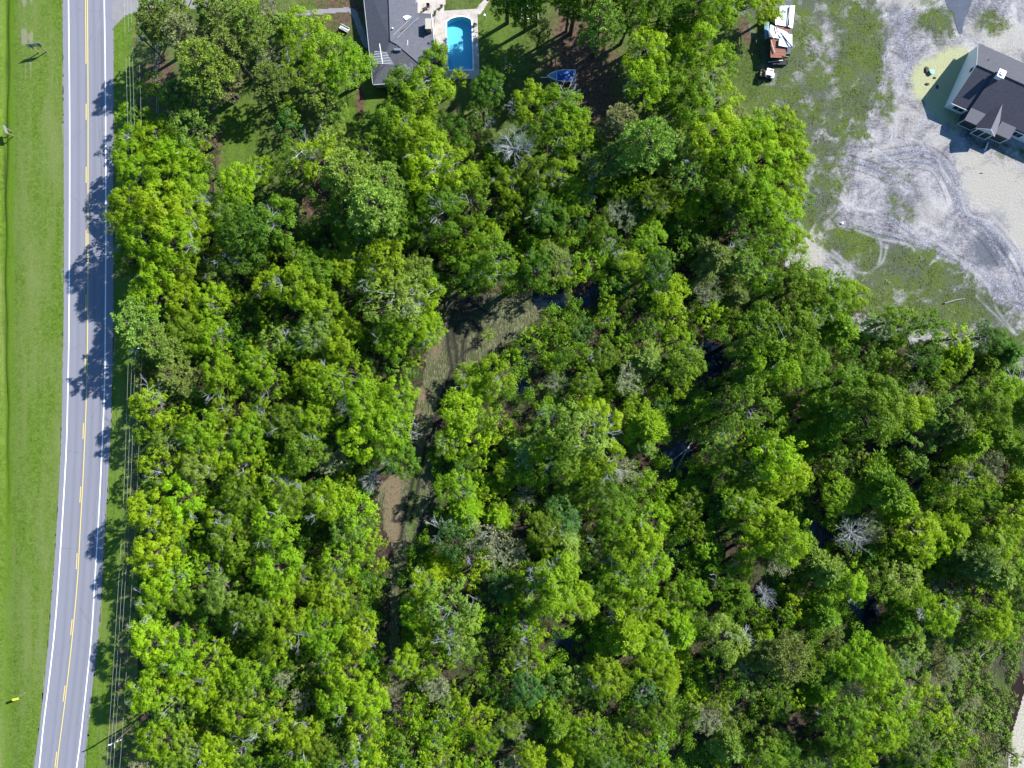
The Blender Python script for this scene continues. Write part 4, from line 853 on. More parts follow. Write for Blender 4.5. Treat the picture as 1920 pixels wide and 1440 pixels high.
def pine(seed, R, ht, dens=1.0, tuft=.55):
    r = np.random.default_rng(seed); rr = random.Random(seed); parts = []; mb = MB(); tr = .017 * ht + .04
    lx, ly = rr.gauss(0, .03), rr.gauss(0, .03); stem = lambda z: np.array([lx * z, ly * z, z])
    mb.tube([Vector(stem(z)) for z in (-.3, ht * .3, ht * .6, ht * .85, ht)], [tr * 1.3, tr, tr * .75, tr * .4, tr * .12], 7)
    nb = int(44 * dens)
    for i in range(nb):
        t = i / nb; z = ht * (.56 + .43 * t) + rr.gauss(0, .15); a = i * 2.4 + rr.gauss(0, .3); L = R * (1 - .72 * t ** 1.6) * rr.uniform(.72, 1.08); up = .10 + .35 * t
        b = stem(z); d = np.array([math.cos(a), math.sin(a), up]); mid = b + d * L * .5; end = b + d * L + np.array([0, 0, .08 * L])
        mb.tube([Vector(b), Vector(mid), Vector(end)], [tr * .28, tr * .17, tr * .07], 4, False)
        for k in range(int(3 + L * 2.3)):
            s = rr.uniform(.38, 1.04); side = rr.gauss(0, .17 * L) * (1.15 - abs(s - .7)); c = b + d * L * s + np.array([-math.sin(a), math.cos(a), 0]) * side + np.array([0, 0, rr.uniform(0, .25)])
            m = 24; dv = runit(m, r); dv += np.array([math.cos(a) * .5, math.sin(a) * .5, .45]); dv /= np.linalg.norm(dv, axis=1, keepdims=True)
            v, f = blades(c + dv * .03, dv, r.uniform(tuft * .65, tuft * 1.1, m), r.uniform(.045, .08, m), r); parts.append((v, f, np.repeat(r.uniform(0, .6) + r.uniform(0, .4, m), 4)))
    V, F, T = cat(parts); return np_mesh('crown', V, F, M['needle'], T), to_mesh(mb, 'trunk', M['bark'])

def feathery(seed, R, ht, dens=1.0):
    """cypress-like crown: layered sprays that radiate from the stem and droop"""
    r = np.random.default_rng(seed); rr = random.Random(seed); parts = []; mb = MB(); tr = .02 * ht + .04
    mb.tube([Vector((0, 0, z)) for z in (-.3, ht * .4, ht * .8, ht)], [tr * 1.4, tr, tr * .5, tr * .1], 7)
    nb = int(120 * dens)
    for i in range(nb):
        t = (i / nb) ** .8; z = ht * (.3 + .69 * t); a = i * 2.4 + rr.gauss(0, .25); L = R * (1 - t) ** .6 * rr.uniform(.5, 1.18) * (1 + .16 * math.sin(3 * a + seed)) + .2
        d = np.array([math.cos(a), math.sin(a), .12]); b = np.array([0, 0, z])
        if i % 3 == 0: mb.tube([Vector(b), Vector(b + d * L * .85)], [tr * .2, .015], 3, False)
        m = int(30 + 34 * L); s = r.uniform(.18, 1.0, m) ** .7; side = r.normal(size=m) * .16 * (L * .35 + .5)
        c = b + d * L * s[:, None] + np.stack([-math.sin(a) * side, math.cos(a) * side, r.uniform(-.1, .2, m) - .22 * s * s * L * .4], 1)
        dv = np.array([math.cos(a), math.sin(a), .05]) + r.normal(size=(m, 3)) * .38; dv /= np.linalg.norm(dv, axis=1, keepdims=True)
        v, f = blades(c, dv, r.uniform(.28, .55, m), r.uniform(.045, .08, m), r); parts.append((v, f, np.repeat(rr.uniform(0, .5) + r.uniform(0, .5, m), 4)))
    V, F, T = cat(parts); return np_mesh('crown', V, F, M['needle'], T), to_mesh(mb, 'trunk', M['grey_bark'])

def budding(seed, R, ht, leaf_n=2600):
    """twiggy crown with sparse grey-green young leaves"""
    r = np.random.default_rng(seed); rr = random.Random(seed); mb = MB(); cz = ht * .5; tr = .02 * ht + .03
    mb.tube([Vector((0, 0, -.3)), Vector((0, 0, cz * .6)), Vector((.1, .1, cz))], [tr * 1.2, tr, tr * .7], 6)
    tips = []
    for i in range(15):
        a = i * 2.4; e = rr.uniform(.25, 1.2); d = Vector((math.cos(a) * math.cos(e), math.sin(a) * math.cos(e), math.sin(e)))
        twigs(mb, Vector((.1, .1, cz * rr.uniform(.8, 1.1))), d, R * rr.uniform(.55, .7), tr * .32, 3, rr, .1, 3, .5)
    tv = np.array(mb.v); tv = tv[(tv[:, 2] > cz * .95)]
    c = tv[r.integers(0, len(tv), leaf_n)] + r.normal(size=(leaf_n, 3)) * .13; dv = runit(leaf_n, r) + np.array([0, 0, .4]); dv /= np.linalg.norm(dv, axis=1, keepdims=True)
    V, F = leaf_quads(c, dv, r.uniform(.12, .24, leaf_n), r); return np_mesh('crown', V, F, M['needle'], np.repeat(r.uniform(0, 1, leaf_n), 4)), to_mesh(mb, 'trunk', M['grey_bark'])
def dead(seed, R, ht, n=24):
    rr = random.Random(seed); mb = MB(); cz = ht * .55; tr = .018 * ht + .03
    t1 = MB(); t1.tube([Vector((0, 0, -.3)), Vector((0, 0, cz * .6)), Vector((0, 0, cz))], [tr * 1.3, tr, tr * .8], 7)
    for i in range(n):
        a = i * 2.4; e = rr.uniform(.1, 1.2); d = Vector((math.cos(a) * math.cos(e), math.sin(a) * math.cos(e), math.sin(e)))
        twigs(mb, Vector((0, 0, cz * rr.uniform(.8, 1.0))), d, R * rr.uniform(.5, .72), tr * .24, 3, rr, .05, 3, .42)
    return to_mesh(mb, 'crown', M['lichen']), to_mesh(t1, 'trunk', M['grey_bark'])
def snag(seed, L=1.8):
    rr = random.Random(seed); mb = MB()
    for i in range(rr.choice((2, 3, 4, 5))):
        a = rr.uniform(0, 6.28); d = Vector((math.cos(a), math.sin(a), rr.uniform(.0, .5))).normalized(); twigs(mb, Vector((0, 0, 0)), d, L * rr.uniform(.7, 1.2), .038, 3, rr, .02, 3, .45)
    return to_mesh(mb, 'bare_limb', M['lichen'])

PROTO = {'broad': [(broadleaf(100 + i, R, ht, fl, 200), R, ht) for i, (R, ht, fl) in enumerate(((4.2, 12, .6), (4.6, 13, .55), (3.8, 11.5, .7), (4.4, 12.5, .62), (4.0, 12, .75), (4.8, 12.5, .5), (4.2, 12.5, .66), (3.6, 11, .8)))],
         'open': [(broadleaf(200 + i, R, ht, fl, 150, (.14, .28), (.5, .85), .95, .10), R, ht) for i, (R, ht, fl) in enumerate(((4.2, 11, .6), (3.8, 10, .7), (4.5, 11.5, .55), (3.6, 10, .75), (4.3, 11, .65)))],
         'small': [(broadleaf(300 + i, R, ht, fl, 130, (.16, .3), (.45, .8), 1.0, .08), R, ht) for i, (R, ht, fl) in enumerate(((2.4, 6.0, .75), (2.7, 6.5, .7), (2.2, 5.5, .85), (2.9, 6.8, .65), (2.5, 6.2, .8)))],
         'pine': [(pine(400 + i, R, ht, d), R, ht) for i, (R, ht, d) in enumerate(((4.4, 17, 1.15), (4.8, 18, 1.2), (4.0, 16, 1.0), (4.4, 17, .85)))],
         'feather': [(feathery(500 + i, R, ht), R, ht) for i, (R, ht) in enumerate(((3.8, 10.5), (4.2, 11.5), (3.4, 9.5)))],
         'bud': [(budding(600 + i, R, ht), R, ht) for i, (R, ht) in enumerate(((3.4, 8), (3.0, 7.5), (3.8, 8.5)))],
         'dead': [(dead(700 + i, R, ht), R, ht) for i, (R, ht) in enumerate(((3.6, 9), (3.2, 8)))]}
SNAGS = [snag(800 + i) for i in range(8)]
TONES = {'lime': ((.205, .335, .008), 'lime green'), 'bright': ((.26, .405, .009), 'yellow green'), 'mid': ((.138, .245, .012), 'mid green'), 'dark': ((.085, .18, .013), 'dark green'), 'olive': ((.155, .215, .045), 'olive green'),
         'pale': ((.20, .31, .048), 'pale green'), 'grey': ((.22, .25, .11), 'grey green'), 'teal': ((.075, .18, .04), 'bluish green'), 'bare': ((.3, .3, .3), 'bare grey')}
KINDS = {'broad': ('broadleaf_tree', 'dense broadleaf tree', 'broadleaf trees of the wood'), 'open': ('broadleaf_tree', 'loose-crowned tree', 'loose-crowned trees of the wood'), 'small': ('small_tree', 'bushy small tree', 'small bushy trees of the wood'),
         'pine': ('pine_tree', 'long-needled pine', 'pines'), 'feather': ('cypress_tree', 'feathery tree', 'feathery trees'), 'bud': ('budding_tree', 'twiggy budding tree', 'twiggy budding trees'), 'dead': ('bare_tree', 'leafless tree', 'leafless trees')}
LAND = [(862, 80, 'by the pool', 90), (700, 100, 'by the grey house roof', 120), (1052, 147, 'by the boat', 80), (1460, 70, 'by the camper', 75), (1560, 500, 'at the sand lot edge', 100), (1740, 630, 'at the sand lot edge', 90), (1500, 300, 'at the sand lot edge', 70),
        (900, 610, 'by the trail loop', 130), (790, 780, 'by the mown trail', 90), (750, 960, 'by the mown trail', 90), (1270, 860, 'by the swamp pool', 75), (1615, 1140, 'by the swamp pool', 75), (1850, 1250, 'by the scrub clearing', 110)]
def place_words(px, py):
    best = None
    for x, y, wd, r in LAND:
        d = math.hypot(px - x, py - y)
        if d < r and (best is None or d / r < best[0]): best = (d / r, wd)
    if best: return best[1]
    if px < xat(R_EDGE, py) + 95: return 'beside the road'
    if py < 170: return 'in the yards'
    return 'in the wood'
TREES = []
def tree(px, py, rpx, kind='broad', tone='lime', htk=1.0, snags=None, rr=random.Random(5), pick=None):
    """a tree whose crown shows at px, py in the photo with a crown radius of rpx/10 m"""
    pr = PROTO[kind]; (crown, trunk), R, ht = pr[(rr.randrange(len(pr)) if pick is None else pick % len(pr))]
    s = rpx / 10 / R; h = ht * s * htk; top = h * .82; x, y, _ = P(px, py, top)
    zz = s * htk
    name, kw, grp = KINDS[kind]; col, tw = TONES[tone]
    jx = 1 + rr.uniform(-.14, .14); jr = 1 + rr.uniform(-.12, .12)
    size = 'large ' if rpx > 50 else ('small ' if rpx < 30 and kind != 'small' else '')
    e = empty(name, (x, y, float(gz(x, y))), None, 'tree', grp); TREES.append((e, px, py, size, tw, kw)); e.rotation_euler = (0, 0, rr.uniform(0, 6.28)); e.scale = (s * rr.uniform(.93, 1.07), s * rr.uniform(.93, 1.07), zz)
    c = link('crown', crown, e); c.color = (min(1, col[0] * jx * jr), min(1, col[1] * jx), col[2] * jx, 1); link('trunk', trunk, e)
    if snags is None: snags = rr.choice((0, 1, 1, 2, 2) if px < 1250 else (0, 0, 1, 1, 2)) if kind in ('broad', 'open') else 0
    for k in range(snags):
        b = link('bare_limb', SNAGS[rr.randrange(8)], e); a = rr.uniform(0, 6.28); q = rr.uniform(.1, .75) * R
        b.location = (q * math.cos(a), q * math.sin(a), ht - R * .24 * (1 + (q / R) ** 2) + rr.uniform(-.1, .4)); b.rotation_euler = (rr.uniform(-.3, .3), rr.uniform(-.3, .3), rr.uniform(0, 6.28)); b.scale = (rr.uniform(.6, 1.15),) * 3
    return e

# trees one can pick out in the photo: x, y, radius (px), kind, tone, height factor
HAND = [
 # olive pines, upper left yard
 (292, 28, 42, 'pine', 'olive'), (345, 60, 46, 'pine', 'grey'), (400, 20, 42, 'pine', 'olive'), (372, 118, 50, 'pine', 'pale'), (425, 90, 46, 'pine', 'olive', .85), (410, 145, 40, 'pine', 'grey', .7), (470, 40, 42, 'pine', 'pale'), (500, 20, 40, 'bud', 'grey'),
 (288, 162, 27, 'small', 'lime', 1.1), (330, 10, 38, 'open', 'mid'), (440, 5, 38, 'open', 'lime'), (497, 100, 30, 'bud', 'grey'), (528, 40, 32, 'feather', 'pale'),
  (500, 145, 38, 'pine', 'olive', .75), (330, 175, 34, 'pine', 'olive', .9), (548, 205, 26, 'small', 'mid', .8), (540, 235, 26, 'small', 'teal'),
 # big tree left of the grey house, tree pair below
 (575, 62, 46, 'open', 'lime', .72), (618, 105, 50, 'open', 'bright', .72), (560, 122, 42, 'open', 'lime', .72), (655, 128, 44, 'broad', 'lime', .72), (598, 170, 40, 'open', 'pale', .72), (625, 205, 30, 'open', 'pale', .7),
 (752, 160, 36, 'broad', 'mid', .9), (800, 175, 44, 'broad', 'lime', .9), (812, 118, 32, 'broad', 'lime', .95), (845, 150, 26, 'small', 'lime', 1.2),
 # row beside the road, top
 (268, 228, 26, 'small', 'mid', 1.3), (245, 282, 34, 'broad', 'bright'), (292, 262, 38, 'broad', 'bright'), (335, 292, 38, 'broad', 'bright'), (362, 285, 32, 'broad', 'bright'), (262, 330, 40, 'broad', 'lime'), (312, 335, 42, 'broad', 'bright'), (358, 335, 34, 'broad', 'lime'),
 (250, 385, 38, 'broad', 'lime', 1.4), (300, 395, 44, 'broad', 'bright', 1.4), (350, 398, 40, 'broad', 'lime'), (275, 440, 42, 'broad', 'lime', 1.4), (330, 455, 42, 'broad', 'lime', 1.4), (385, 440, 32, 'broad', 'lime'), (300, 500, 38, 'broad', 'bright', 1.4), (350, 508, 30, 'broad', 'lime'),
 (380, 372, 22, 'dead', 'bare', 1.2), (430, 400, 34, 'broad', 'mid'), (470, 430, 48, 'broad', 'dark'), (520, 420, 44, 'broad', 'mid'), (455, 480, 40, 'broad', 'dark'), (415, 510, 34, 'open', 'olive'),
 (252, 610, 46, 'pine', 'pale', .95), (300, 650, 44, 'pine', 'pale', .9), (280, 555, 34, 'broad', 'bright', 1.4), (340, 560, 36, 'broad', 'lime'), (395, 560, 36, 'broad', 'bright'), (345, 620, 38, 'broad', 'mid'), (400, 632, 38, 'broad', 'bright'), (325, 705, 40, 'pine', 'olive', .8),
 (450, 345, 36, 'broad', 'bright', .9), (490, 320, 30, 'broad', 'lime', .9),
 (552, 305, 40, 'open', 'mid', .8), (600, 300, 46, 'open', 'lime'), (650, 330, 54, 'pine', 'pale', .95), (700, 290, 40, 'open', 'mid'), (700, 385, 56, 'pine', 'pale', .9), (640, 400, 44, 'open', 'mid'), (620, 270, 34, 'open', 'pale'), (720, 345, 44, 'pine', 'pale', .9),
 (560, 540, 46, 'broad', 'lime'), (600, 510, 40, 'broad', 'mid'), (740, 560, 58, 'open', 'pale', 1.1), (725, 500, 44, 'broad', 'lime'), (790, 560, 40, 'broad', 'bright', .9), (800, 620, 34, 'broad', 'bright', .8),
 (735, 230, 34, 'broad', 'mid'), (780, 262, 46, 'broad', 'lime'), (800, 310, 44, 'broad', 'bright'), (760, 320, 36, 'broad', 'mid'), (850, 320, 40, 'broad', 'lime'), (880, 380, 46, 'open', 'mid'), (830, 395, 44, 'broad', 'mid'), (800, 230, 28, 'broad', 'mid'),
 (915, 165, 34, 'broad', 'dark', .9), (905, 212, 30, 'open', 'dark', .9), (945, 120, 26, 'open', 'mid', .9), (995, 202, 38, 'broad', 'lime'), (1050, 206, 42, 'broad', 'lime'), (1028, 248, 38, 'broad', 'mid'), (1065, 245, 42, 'broad', 'lime'), (965, 262, 44, 'dead', 'bare', 1.5),
 (1005, 330, 36, 'broad', 'mid'), (1050, 320, 34, 'broad', 'lime'), (955, 350, 34, 'broad', 'lime'), (1090, 290, 34, 'open', 'pale'),
 (985, 10, 34, 'pine', 'mid', .9), (1070, 5, 32, 'pine', 'olive'), (1130, 30, 46, 'pine', 'pale'), (1185, 15, 40, 'pine', 'mid'), (950, 10, 30, 'open', 'mid'), (1245, 20, 42, 'broad', 'mid'), (1300, 15, 40, 'pine', 'mid'), (1350, 22, 36, 'broad', 'lime'), (1395, 5, 30, 'broad', 'lime'), (1442, 18, 27, 'broad', 'bright', .8),
 (1210, 95, 40, 'broad', 'bright'), (1262, 75, 40, 'broad', 'bright'), (1310, 85, 42, 'broad', 'bright'), (1350, 120, 36, 'open', 'bright'), (1215, 155, 44, 'broad', 'lime'), (1270, 145, 44, 'broad', 'lime'), (1320, 155, 42, 'open', 'pale'), (1240, 205, 34, 'open', 'mid'), (1300, 205, 42, 'broad', 'lime'), (1350, 190, 38, 'open', 'bright'),
 (1165, 232, 40, 'pine', 'grey', .9), (1215, 265, 52, 'pine', 'pale'), (1270, 265, 44, 'feather', 'pale'), (1165, 290, 36, 'pine', 'olive', .9), (1330, 250, 42, 'broad', 'bright'), (1370, 215, 26, 'open', 'grey'),
 (1372, 285, 42, 'broad', 'lime'), (1420, 250, 38, 'broad', 'bright'), (1465, 240, 38, 'broad', 'bright'), (1480, 290, 36, 'broad', 'bright'), (1430, 300, 42, 'broad', 'bright'), (1470, 345, 42, 'broad', 'bright'), (1420, 360, 42, 'broad', 'lime'), (1455, 400, 38, 'broad', 'bright'), (1375, 345, 42, 'broad', 'mid'),
 (1490, 452, 28, 'broad', 'lime', .8), (1450, 462, 34, 'open', 'lime'), (1400, 430, 40, 'open', 'mid'), (1290, 330, 40, 'open', 'pale'),
 (1515, 530, 38, 'broad', 'mid', .8), (1560, 545, 38, 'broad', 'lime', .8), (1600, 552, 28, 'broad', 'bright', .8), (1545, 575, 34, 'broad', 'mid', .8), (1480, 530, 34, 'open', 'mid'),
 (1430, 620, 46, 'broad', 'mid', .95), (1490, 625, 48, 'broad', 'mid', .95), (1455, 680, 46, 'broad', 'lime', .95), (1510, 690, 40, 'broad', 'mid', .9), (1400, 670, 36, 'broad', 'dark'),
 (1670, 605, 30, 'broad', 'mid', .7), (1700, 600, 26, 'small', 'lime'), (1745, 612, 30, 'small', 'mid', 1.2), (1790, 635, 32, 'small', 'bright', 1.1), (1850, 635, 34, 'broad', 'dark', .7), (1900, 660, 34, 'feather', 'dark', .7),
 (1040, 475, 30, 'feather', 'olive', .9), (1000, 455, 24, 'feather', 'lime', .9), (1058, 500, 26, 'bud', 'grey'), (1180, 495, 30, 'broad', 'bright', .8), (1345, 480, 42, 'feather', 'olive'), (1325, 545, 34, 'bud', 'grey'), (1400, 490, 34, 'pine', 'pale', .7), (1390, 555, 30, 'feather', 'olive', .8),
 (916, 628, 13, 'small', 'bright', .8), (880, 710, 30, 'broad', 'bright', .7), (930, 705, 34, 'broad', 'lime', .8),
 (860, 770, 38, 'broad', 'bright', .8), (850, 825, 34, 'broad', 'bright', .8), (895, 830, 30, 'small', 'bright', 1.1), (930, 800, 28, 'small', 'lime', 1.2), (730, 800, 44, 'broad', 'lime'), (755, 860, 36, 'broad', 'mid'), (745, 740, 38, 'broad', 'bright'), (680, 760, 44, 'broad', 'lime'),
 (1090, 815, 52, 'open', 'pale'), (1060, 860, 44, 'broad', 'mid'), (1120, 860, 40, 'broad', 'lime'), (1035, 790, 38, 'open', 'pale'), (1215, 800, 44, 'feather', 'lime'), (1130, 925, 38, 'broad', 'dark', .9), (1175, 885, 34, 'bud', 'grey'), (1210, 835, 30, 'feather', 'pale'), (1125, 780, 36, 'broad', 'bright', .9),
 (921, 1020, 52, 'bud', 'grey', 1.3), (1060, 1010, 34, 'feather', 'pale'), (1075, 1045, 32, 'feather', 'pale'), (1040, 1100, 52, 'broad', 'lime', 1.05), (1005, 1090, 40, 'broad', 'mid'), (1075, 1120, 40, 'broad', 'bright'),
 (1195, 1020, 44, 'broad', 'bright'), (1220, 1060, 40, 'open', 'bright'), (1160, 1070, 42, 'open', 'lime'), (1120, 1040, 34, 'open', 'mid'),
 (1410, 770, 56, 'open', 'mid', 1.05), (1370, 760, 40, 'open', 'olive'), (1400, 860, 40, 'open', 'mid'), (1455, 850, 46, 'broad', 'bright'), (1480, 890, 38, 'broad', 'bright'), (1375, 880, 36, 'open', 'mid'), (1440, 985, 42, 'broad', 'bright'), (1475, 1010, 44, 'broad', 'lime'), (1420, 1015, 36, 'broad', 'bright'), (1300, 870, 18, 'small', 'bright'),
 (1575, 780, 50, 'feather', 'mid', 1.0), (1640, 775, 54, 'broad', 'mid', 1.0), (1690, 770, 42, 'broad', 'lime', .95), (1800, 800, 46, 'feather', 'olive'), (1830, 830, 44, 'feather', 'lime'), (1770, 770, 42, 'open', 'pale'), (1850, 760, 40, 'broad', 'mid'), (1815, 900, 46, 'open', 'lime'), (1860, 870, 36, 'bud', 'grey'),
 (1670, 920, 52, 'feather', 'mid', 1.05), (1700, 950, 40, 'feather', 'lime', .9), (1720, 1000, 42, 'broad', 'bright', .9), (1755, 1010, 24, 'small', 'bright', 1.4), (1610, 1005, 36, 'dead', 'bare', 1.1), (1635, 990, 30, 'bud', 'grey', 1.1), (1790, 880, 30, 'open', 'grey'),
 (1560, 1075, 36, 'feather', 'pale'), (1590, 1090, 34, 'broad', 'bright'), (1465, 1050, 36, 'bud', 'grey'), (1850, 1060, 44, 'feather', 'olive'), (1880, 1080, 40, 'feather', 'pale'), (1720, 1120, 32, 'broad', 'lime', .9), (1760, 1150, 36, 'broad', 'bright', .9), (1860, 1170, 34, 'broad', 'bright', .9), (1885, 1180, 26, 'broad', 'lime', .8),
 (1720, 1210, 28, 'feather', 'pale', .8), (1480, 1240, 46, 'pine', 'olive', .8), (1440, 1235, 36, 'feather', 'pale'), (1520, 1250, 34, 'pine', 'mid', .75), (1610, 1230, 44, 'broad', 'lime'), (1640, 1260, 38, 'broad', 'bright'), (1680, 1320, 44, 'open', 'lime', .8), (1640, 1370, 44, 'broad', 'bright'), (1580, 1350, 44, 'broad', 'mid'),
 (1440, 1120, 24, 'dead', 'bare', 1.2), (1180, 1200, 44, 'feather', 'lime'), (1225, 1215, 36, 'broad', 'bright'), (1160, 1160, 26, 'dead', 'bare', 1.1), (1330, 1355, 34, 'bud', 'grey'), (1375, 1410, 34, 'feather', 'pale'), (1210, 1240, 34, 'open', 'lime'),
 (668, 960, 44, 'open', 'bright', 1.0), (655, 990, 40, 'open', 'pale'), (690, 1015, 32, 'open', 'bright'), (695, 900, 26, 'dead', 'bare', 1.2), (840, 1130, 50, 'open', 'pale'), (800, 1105, 36, 'broad', 'bright'), (860, 1180, 44, 'open', 'pale'), (760, 1240, 30, 'broad', 'bright'), (775, 1150, 30, 'broad', 'bright'), (885, 1160, 30, 'open', 'bright'),
 (530, 1275, 24, 'bud', 'grey', 1.1), (560, 1315, 26, 'bud', 'grey', 1.1), (620, 1075, 26, 'dead', 'bare', 1.3), (640, 760, 22, 'dead', 'bare', 1.2),
 (285, 960, 40, 'broad', 'bright', 1.2), (325, 985, 34, 'broad', 'bright'), (290, 1040, 40, 'broad', 'bright', 1.2), (300, 1085, 36, 'broad', 'bright'), (290, 1200, 42, 'broad', 'bright', 1.2), (340, 1225, 40, 'broad', 'lime'), (285, 1290, 38, 'broad', 'lime', 1.2), (330, 1320, 38, 'open', 'pale'), (285, 760, 34, 'broad', 'bright', 1.2), (280, 800, 32, 'open', 'lime', 1.2), (320, 830, 36, 'open', 'pale'),
 (1735, 1290, 24, 'small', 'lime', 1.1), (1765, 1345, 26, 'small', 'bright'), (1800, 1395, 28, 'small', 'lime'), (1850, 1425, 26, 'small', 'pale'), (1720, 1345, 30, 'small', 'mid', 1.1), (1880, 1300, 14, 'small', 'olive', .8), (1830, 1320, 18, 'bud', 'grey', .8), (1790, 1250, 20, 'bud', 'grey', .8), (1905, 1420, 18, 'small', 'pale', .9),
 (880, 505, 36, 'broad', 'mid', 1.1), (928, 488, 38, 'broad', 'mid', 1.2), (972, 522, 30, 'open', 'mid', 1.4), (1005, 505, 32, 'broad', 'dark', 1.4), (1040, 522, 26, 'small', 'lime', 1.5), (905, 535, 18, 'small', 'mid', 1.3), (1000, 632, 24, 'small', 'lime', 1.2), (960, 665, 20, 'small', 'bright'), (1035, 610, 26, 'small', 'mid', 1.2),
 (1010, -32, 44, 'pine', 'mid'), (1085, -30, 46, 'pine', 'mid', 1.1), (1160, -25, 44, 'pine', 'olive'), (950, -30, 40, 'pine', 'mid'), (1235, -30, 42, 'broad', 'mid', 1.1), (1010, 60, 26, 'open', 'mid', 1.1),
 (262, 700, 24, 'pine', 'olive', .9), (305, 870, 40, 'open', 'lime'), (290, 1130, 34, 'broad', 'lime'), (300, 1385, 40, 'broad', 'lime'),
]
hr = random.Random(21)
for t in HAND: tree(*t[:5], (t[5] if len(t) > 5 else 1.0), None, hr)

# ------------------------------------------------------------------ the rest of the wood
WOOD = [(222, 200), (300, 215), (390, 245), (405, 360), (440, 340), (500, 310), (560, 290), (700, 240), (860, 200), (900, 280), (960, 170), (1100, 180), (1110, 270), (1190, 240), (1380, 200), (1500, 230), (1515, 430), (1490, 500), (1620, 560), (1640, 605), (1800, 630), (1990, 690), (1990, 1130), (1880, 1160), (1790, 1200), (1690, 1240), (1690, 1330), (1740, 1400), (1800, 1500), (250, 1500), (262, 1300), (262, 800), (262, 600), (225, 540)]
KEEP = [TRAIL, [(460, 330), (560, 330), (640, 380), (600, 470), (500, 400)], [(860, 540), (1120, 530), (1120, 575), (860, 600)], [(1235, 780), (1300, 770), (1310, 890), (1240, 900)], [(1500, 960), (1560, 960), (1560, 1050), (1510, 1040)], [(1580, 1105), (1650, 1105), (1650, 1190), (1600, 1190)],
        [(1030, 1170), (1080, 1170), (1080, 1230), (1030, 1230)], [(960, 700), (1010, 710), (1000, 745), (960, 740)], [(660, 545), (680, 540), (675, 590), (640, 590)], [(1330, 620), (1370, 630), (1370, 720), (1320, 720)], [(1250, 1000), (1280, 1000), (1280, 1060), (1250, 1060)], [(880, 215), (960, 180), (960, 260), (900, 290)],
        [(900, 1215), (925, 1215), (925, 1270), (890, 1260)], [(1270, 1350), (1290, 1350), (1290, 1420), (1260, 1420)], [(560, 990), (600, 980), (620, 1010), (590, 1020)]]
def near_keep(x, y, m):
    for k in KEEP:
        if inside(x, y, k) or float(seg_dist(np.array(x), np.array(y), k, True)) < m: return True
    return False
pts = [(t[0], t[1], t[2]) for t in HAND]; fr2 = random.Random(99)
def zone(x, y):
    """kinds and tones by part of the wood"""
    if x < 780: return ([('broad', 60), ('open', 28), ('pine', 4), ('small', 4), ('bud', 2)], [('lime', 42), ('bright', 26), ('mid', 22), ('pale', 10)], (32, 44))
    if x < 1250 and y < 620: return ([('broad', 36), ('open', 34), ('small', 20), ('feather', 6), ('bud', 4)], [('lime', 34), ('mid', 34), ('dark', 12), ('bright', 12), ('teal', 8)], (26, 40))
    if x < 1350: return ([('open', 30), ('broad', 20), ('small', 34), ('feather', 12), ('bud', 4)], [('lime', 38), ('bright', 24), ('mid', 22), ('dark', 6), ('teal', 5), ('pale', 5)], (24, 40))
    return ([('open', 30), ('broad', 14), ('small', 26), ('feather', 22), ('bud', 8)], [('mid', 32), ('lime', 24), ('dark', 16), ('olive', 14), ('bright', 9), ('pale', 5)], (24, 42))
def wpick(l): return fr2.choices([a for a, _ in l], [b for _, b in l])[0]
made = 0; tries = 0; FILL = []
while tries < 9000 and made < 330:
    tries += 1; x = fr2.uniform(225, 1950); y = fr2.uniform(200, 1470)
    if not inside(x, y, WOOD): continue
    kz, tz, rz_ = zone(x, y); kd = wpick(kz); r_ = fr2.uniform(*rz_)
    if kd == 'small': r_ *= .72
    if x < xat(R_EDGE, y) + 48 + r_ * .5 and y > 500: continue
    if near_keep(x, y, r_ * .82): continue
    if min(math.hypot(x - a, y - b) - .52 * (c + r_) for a, b, c in pts) < 4: continue
    pts.append((x, y, r_)); tone = wpick(tz)
    if kd == 'bud': tone = 'grey'
    hk = 1.0 if x < 800 else fr2.uniform(.7, .95)
    tree(x, y, r_, kd, tone, hk, None, fr2); made += 1
tries2 = gap = 0
while tries2 < 7000 and gap < 170:
    tries2 += 1; x = fr2.uniform(230, 1935); y = fr2.uniform(205, 1450)
    if not inside(x, y, WOOD): continue
    r_ = fr2.uniform(15, 23)
    if x < xat(R_EDGE, y) + 62 + r_ * .5 and y > 500: continue
    if near_keep(x, y, r_ * .75): continue
    if min(math.hypot(x - a, y - b) - .80 * c - .35 * r_ for a, b, c in pts) < 0: continue
    pts.append((x, y, r_)); tree(x, y, r_, 'small', wpick(zone(x, y)[1]), fr2.uniform(.95, 1.35), None, fr2); gap += 1
print('trees', len(pts), 'gap', gap, 'filled', made, 'tries', tries)

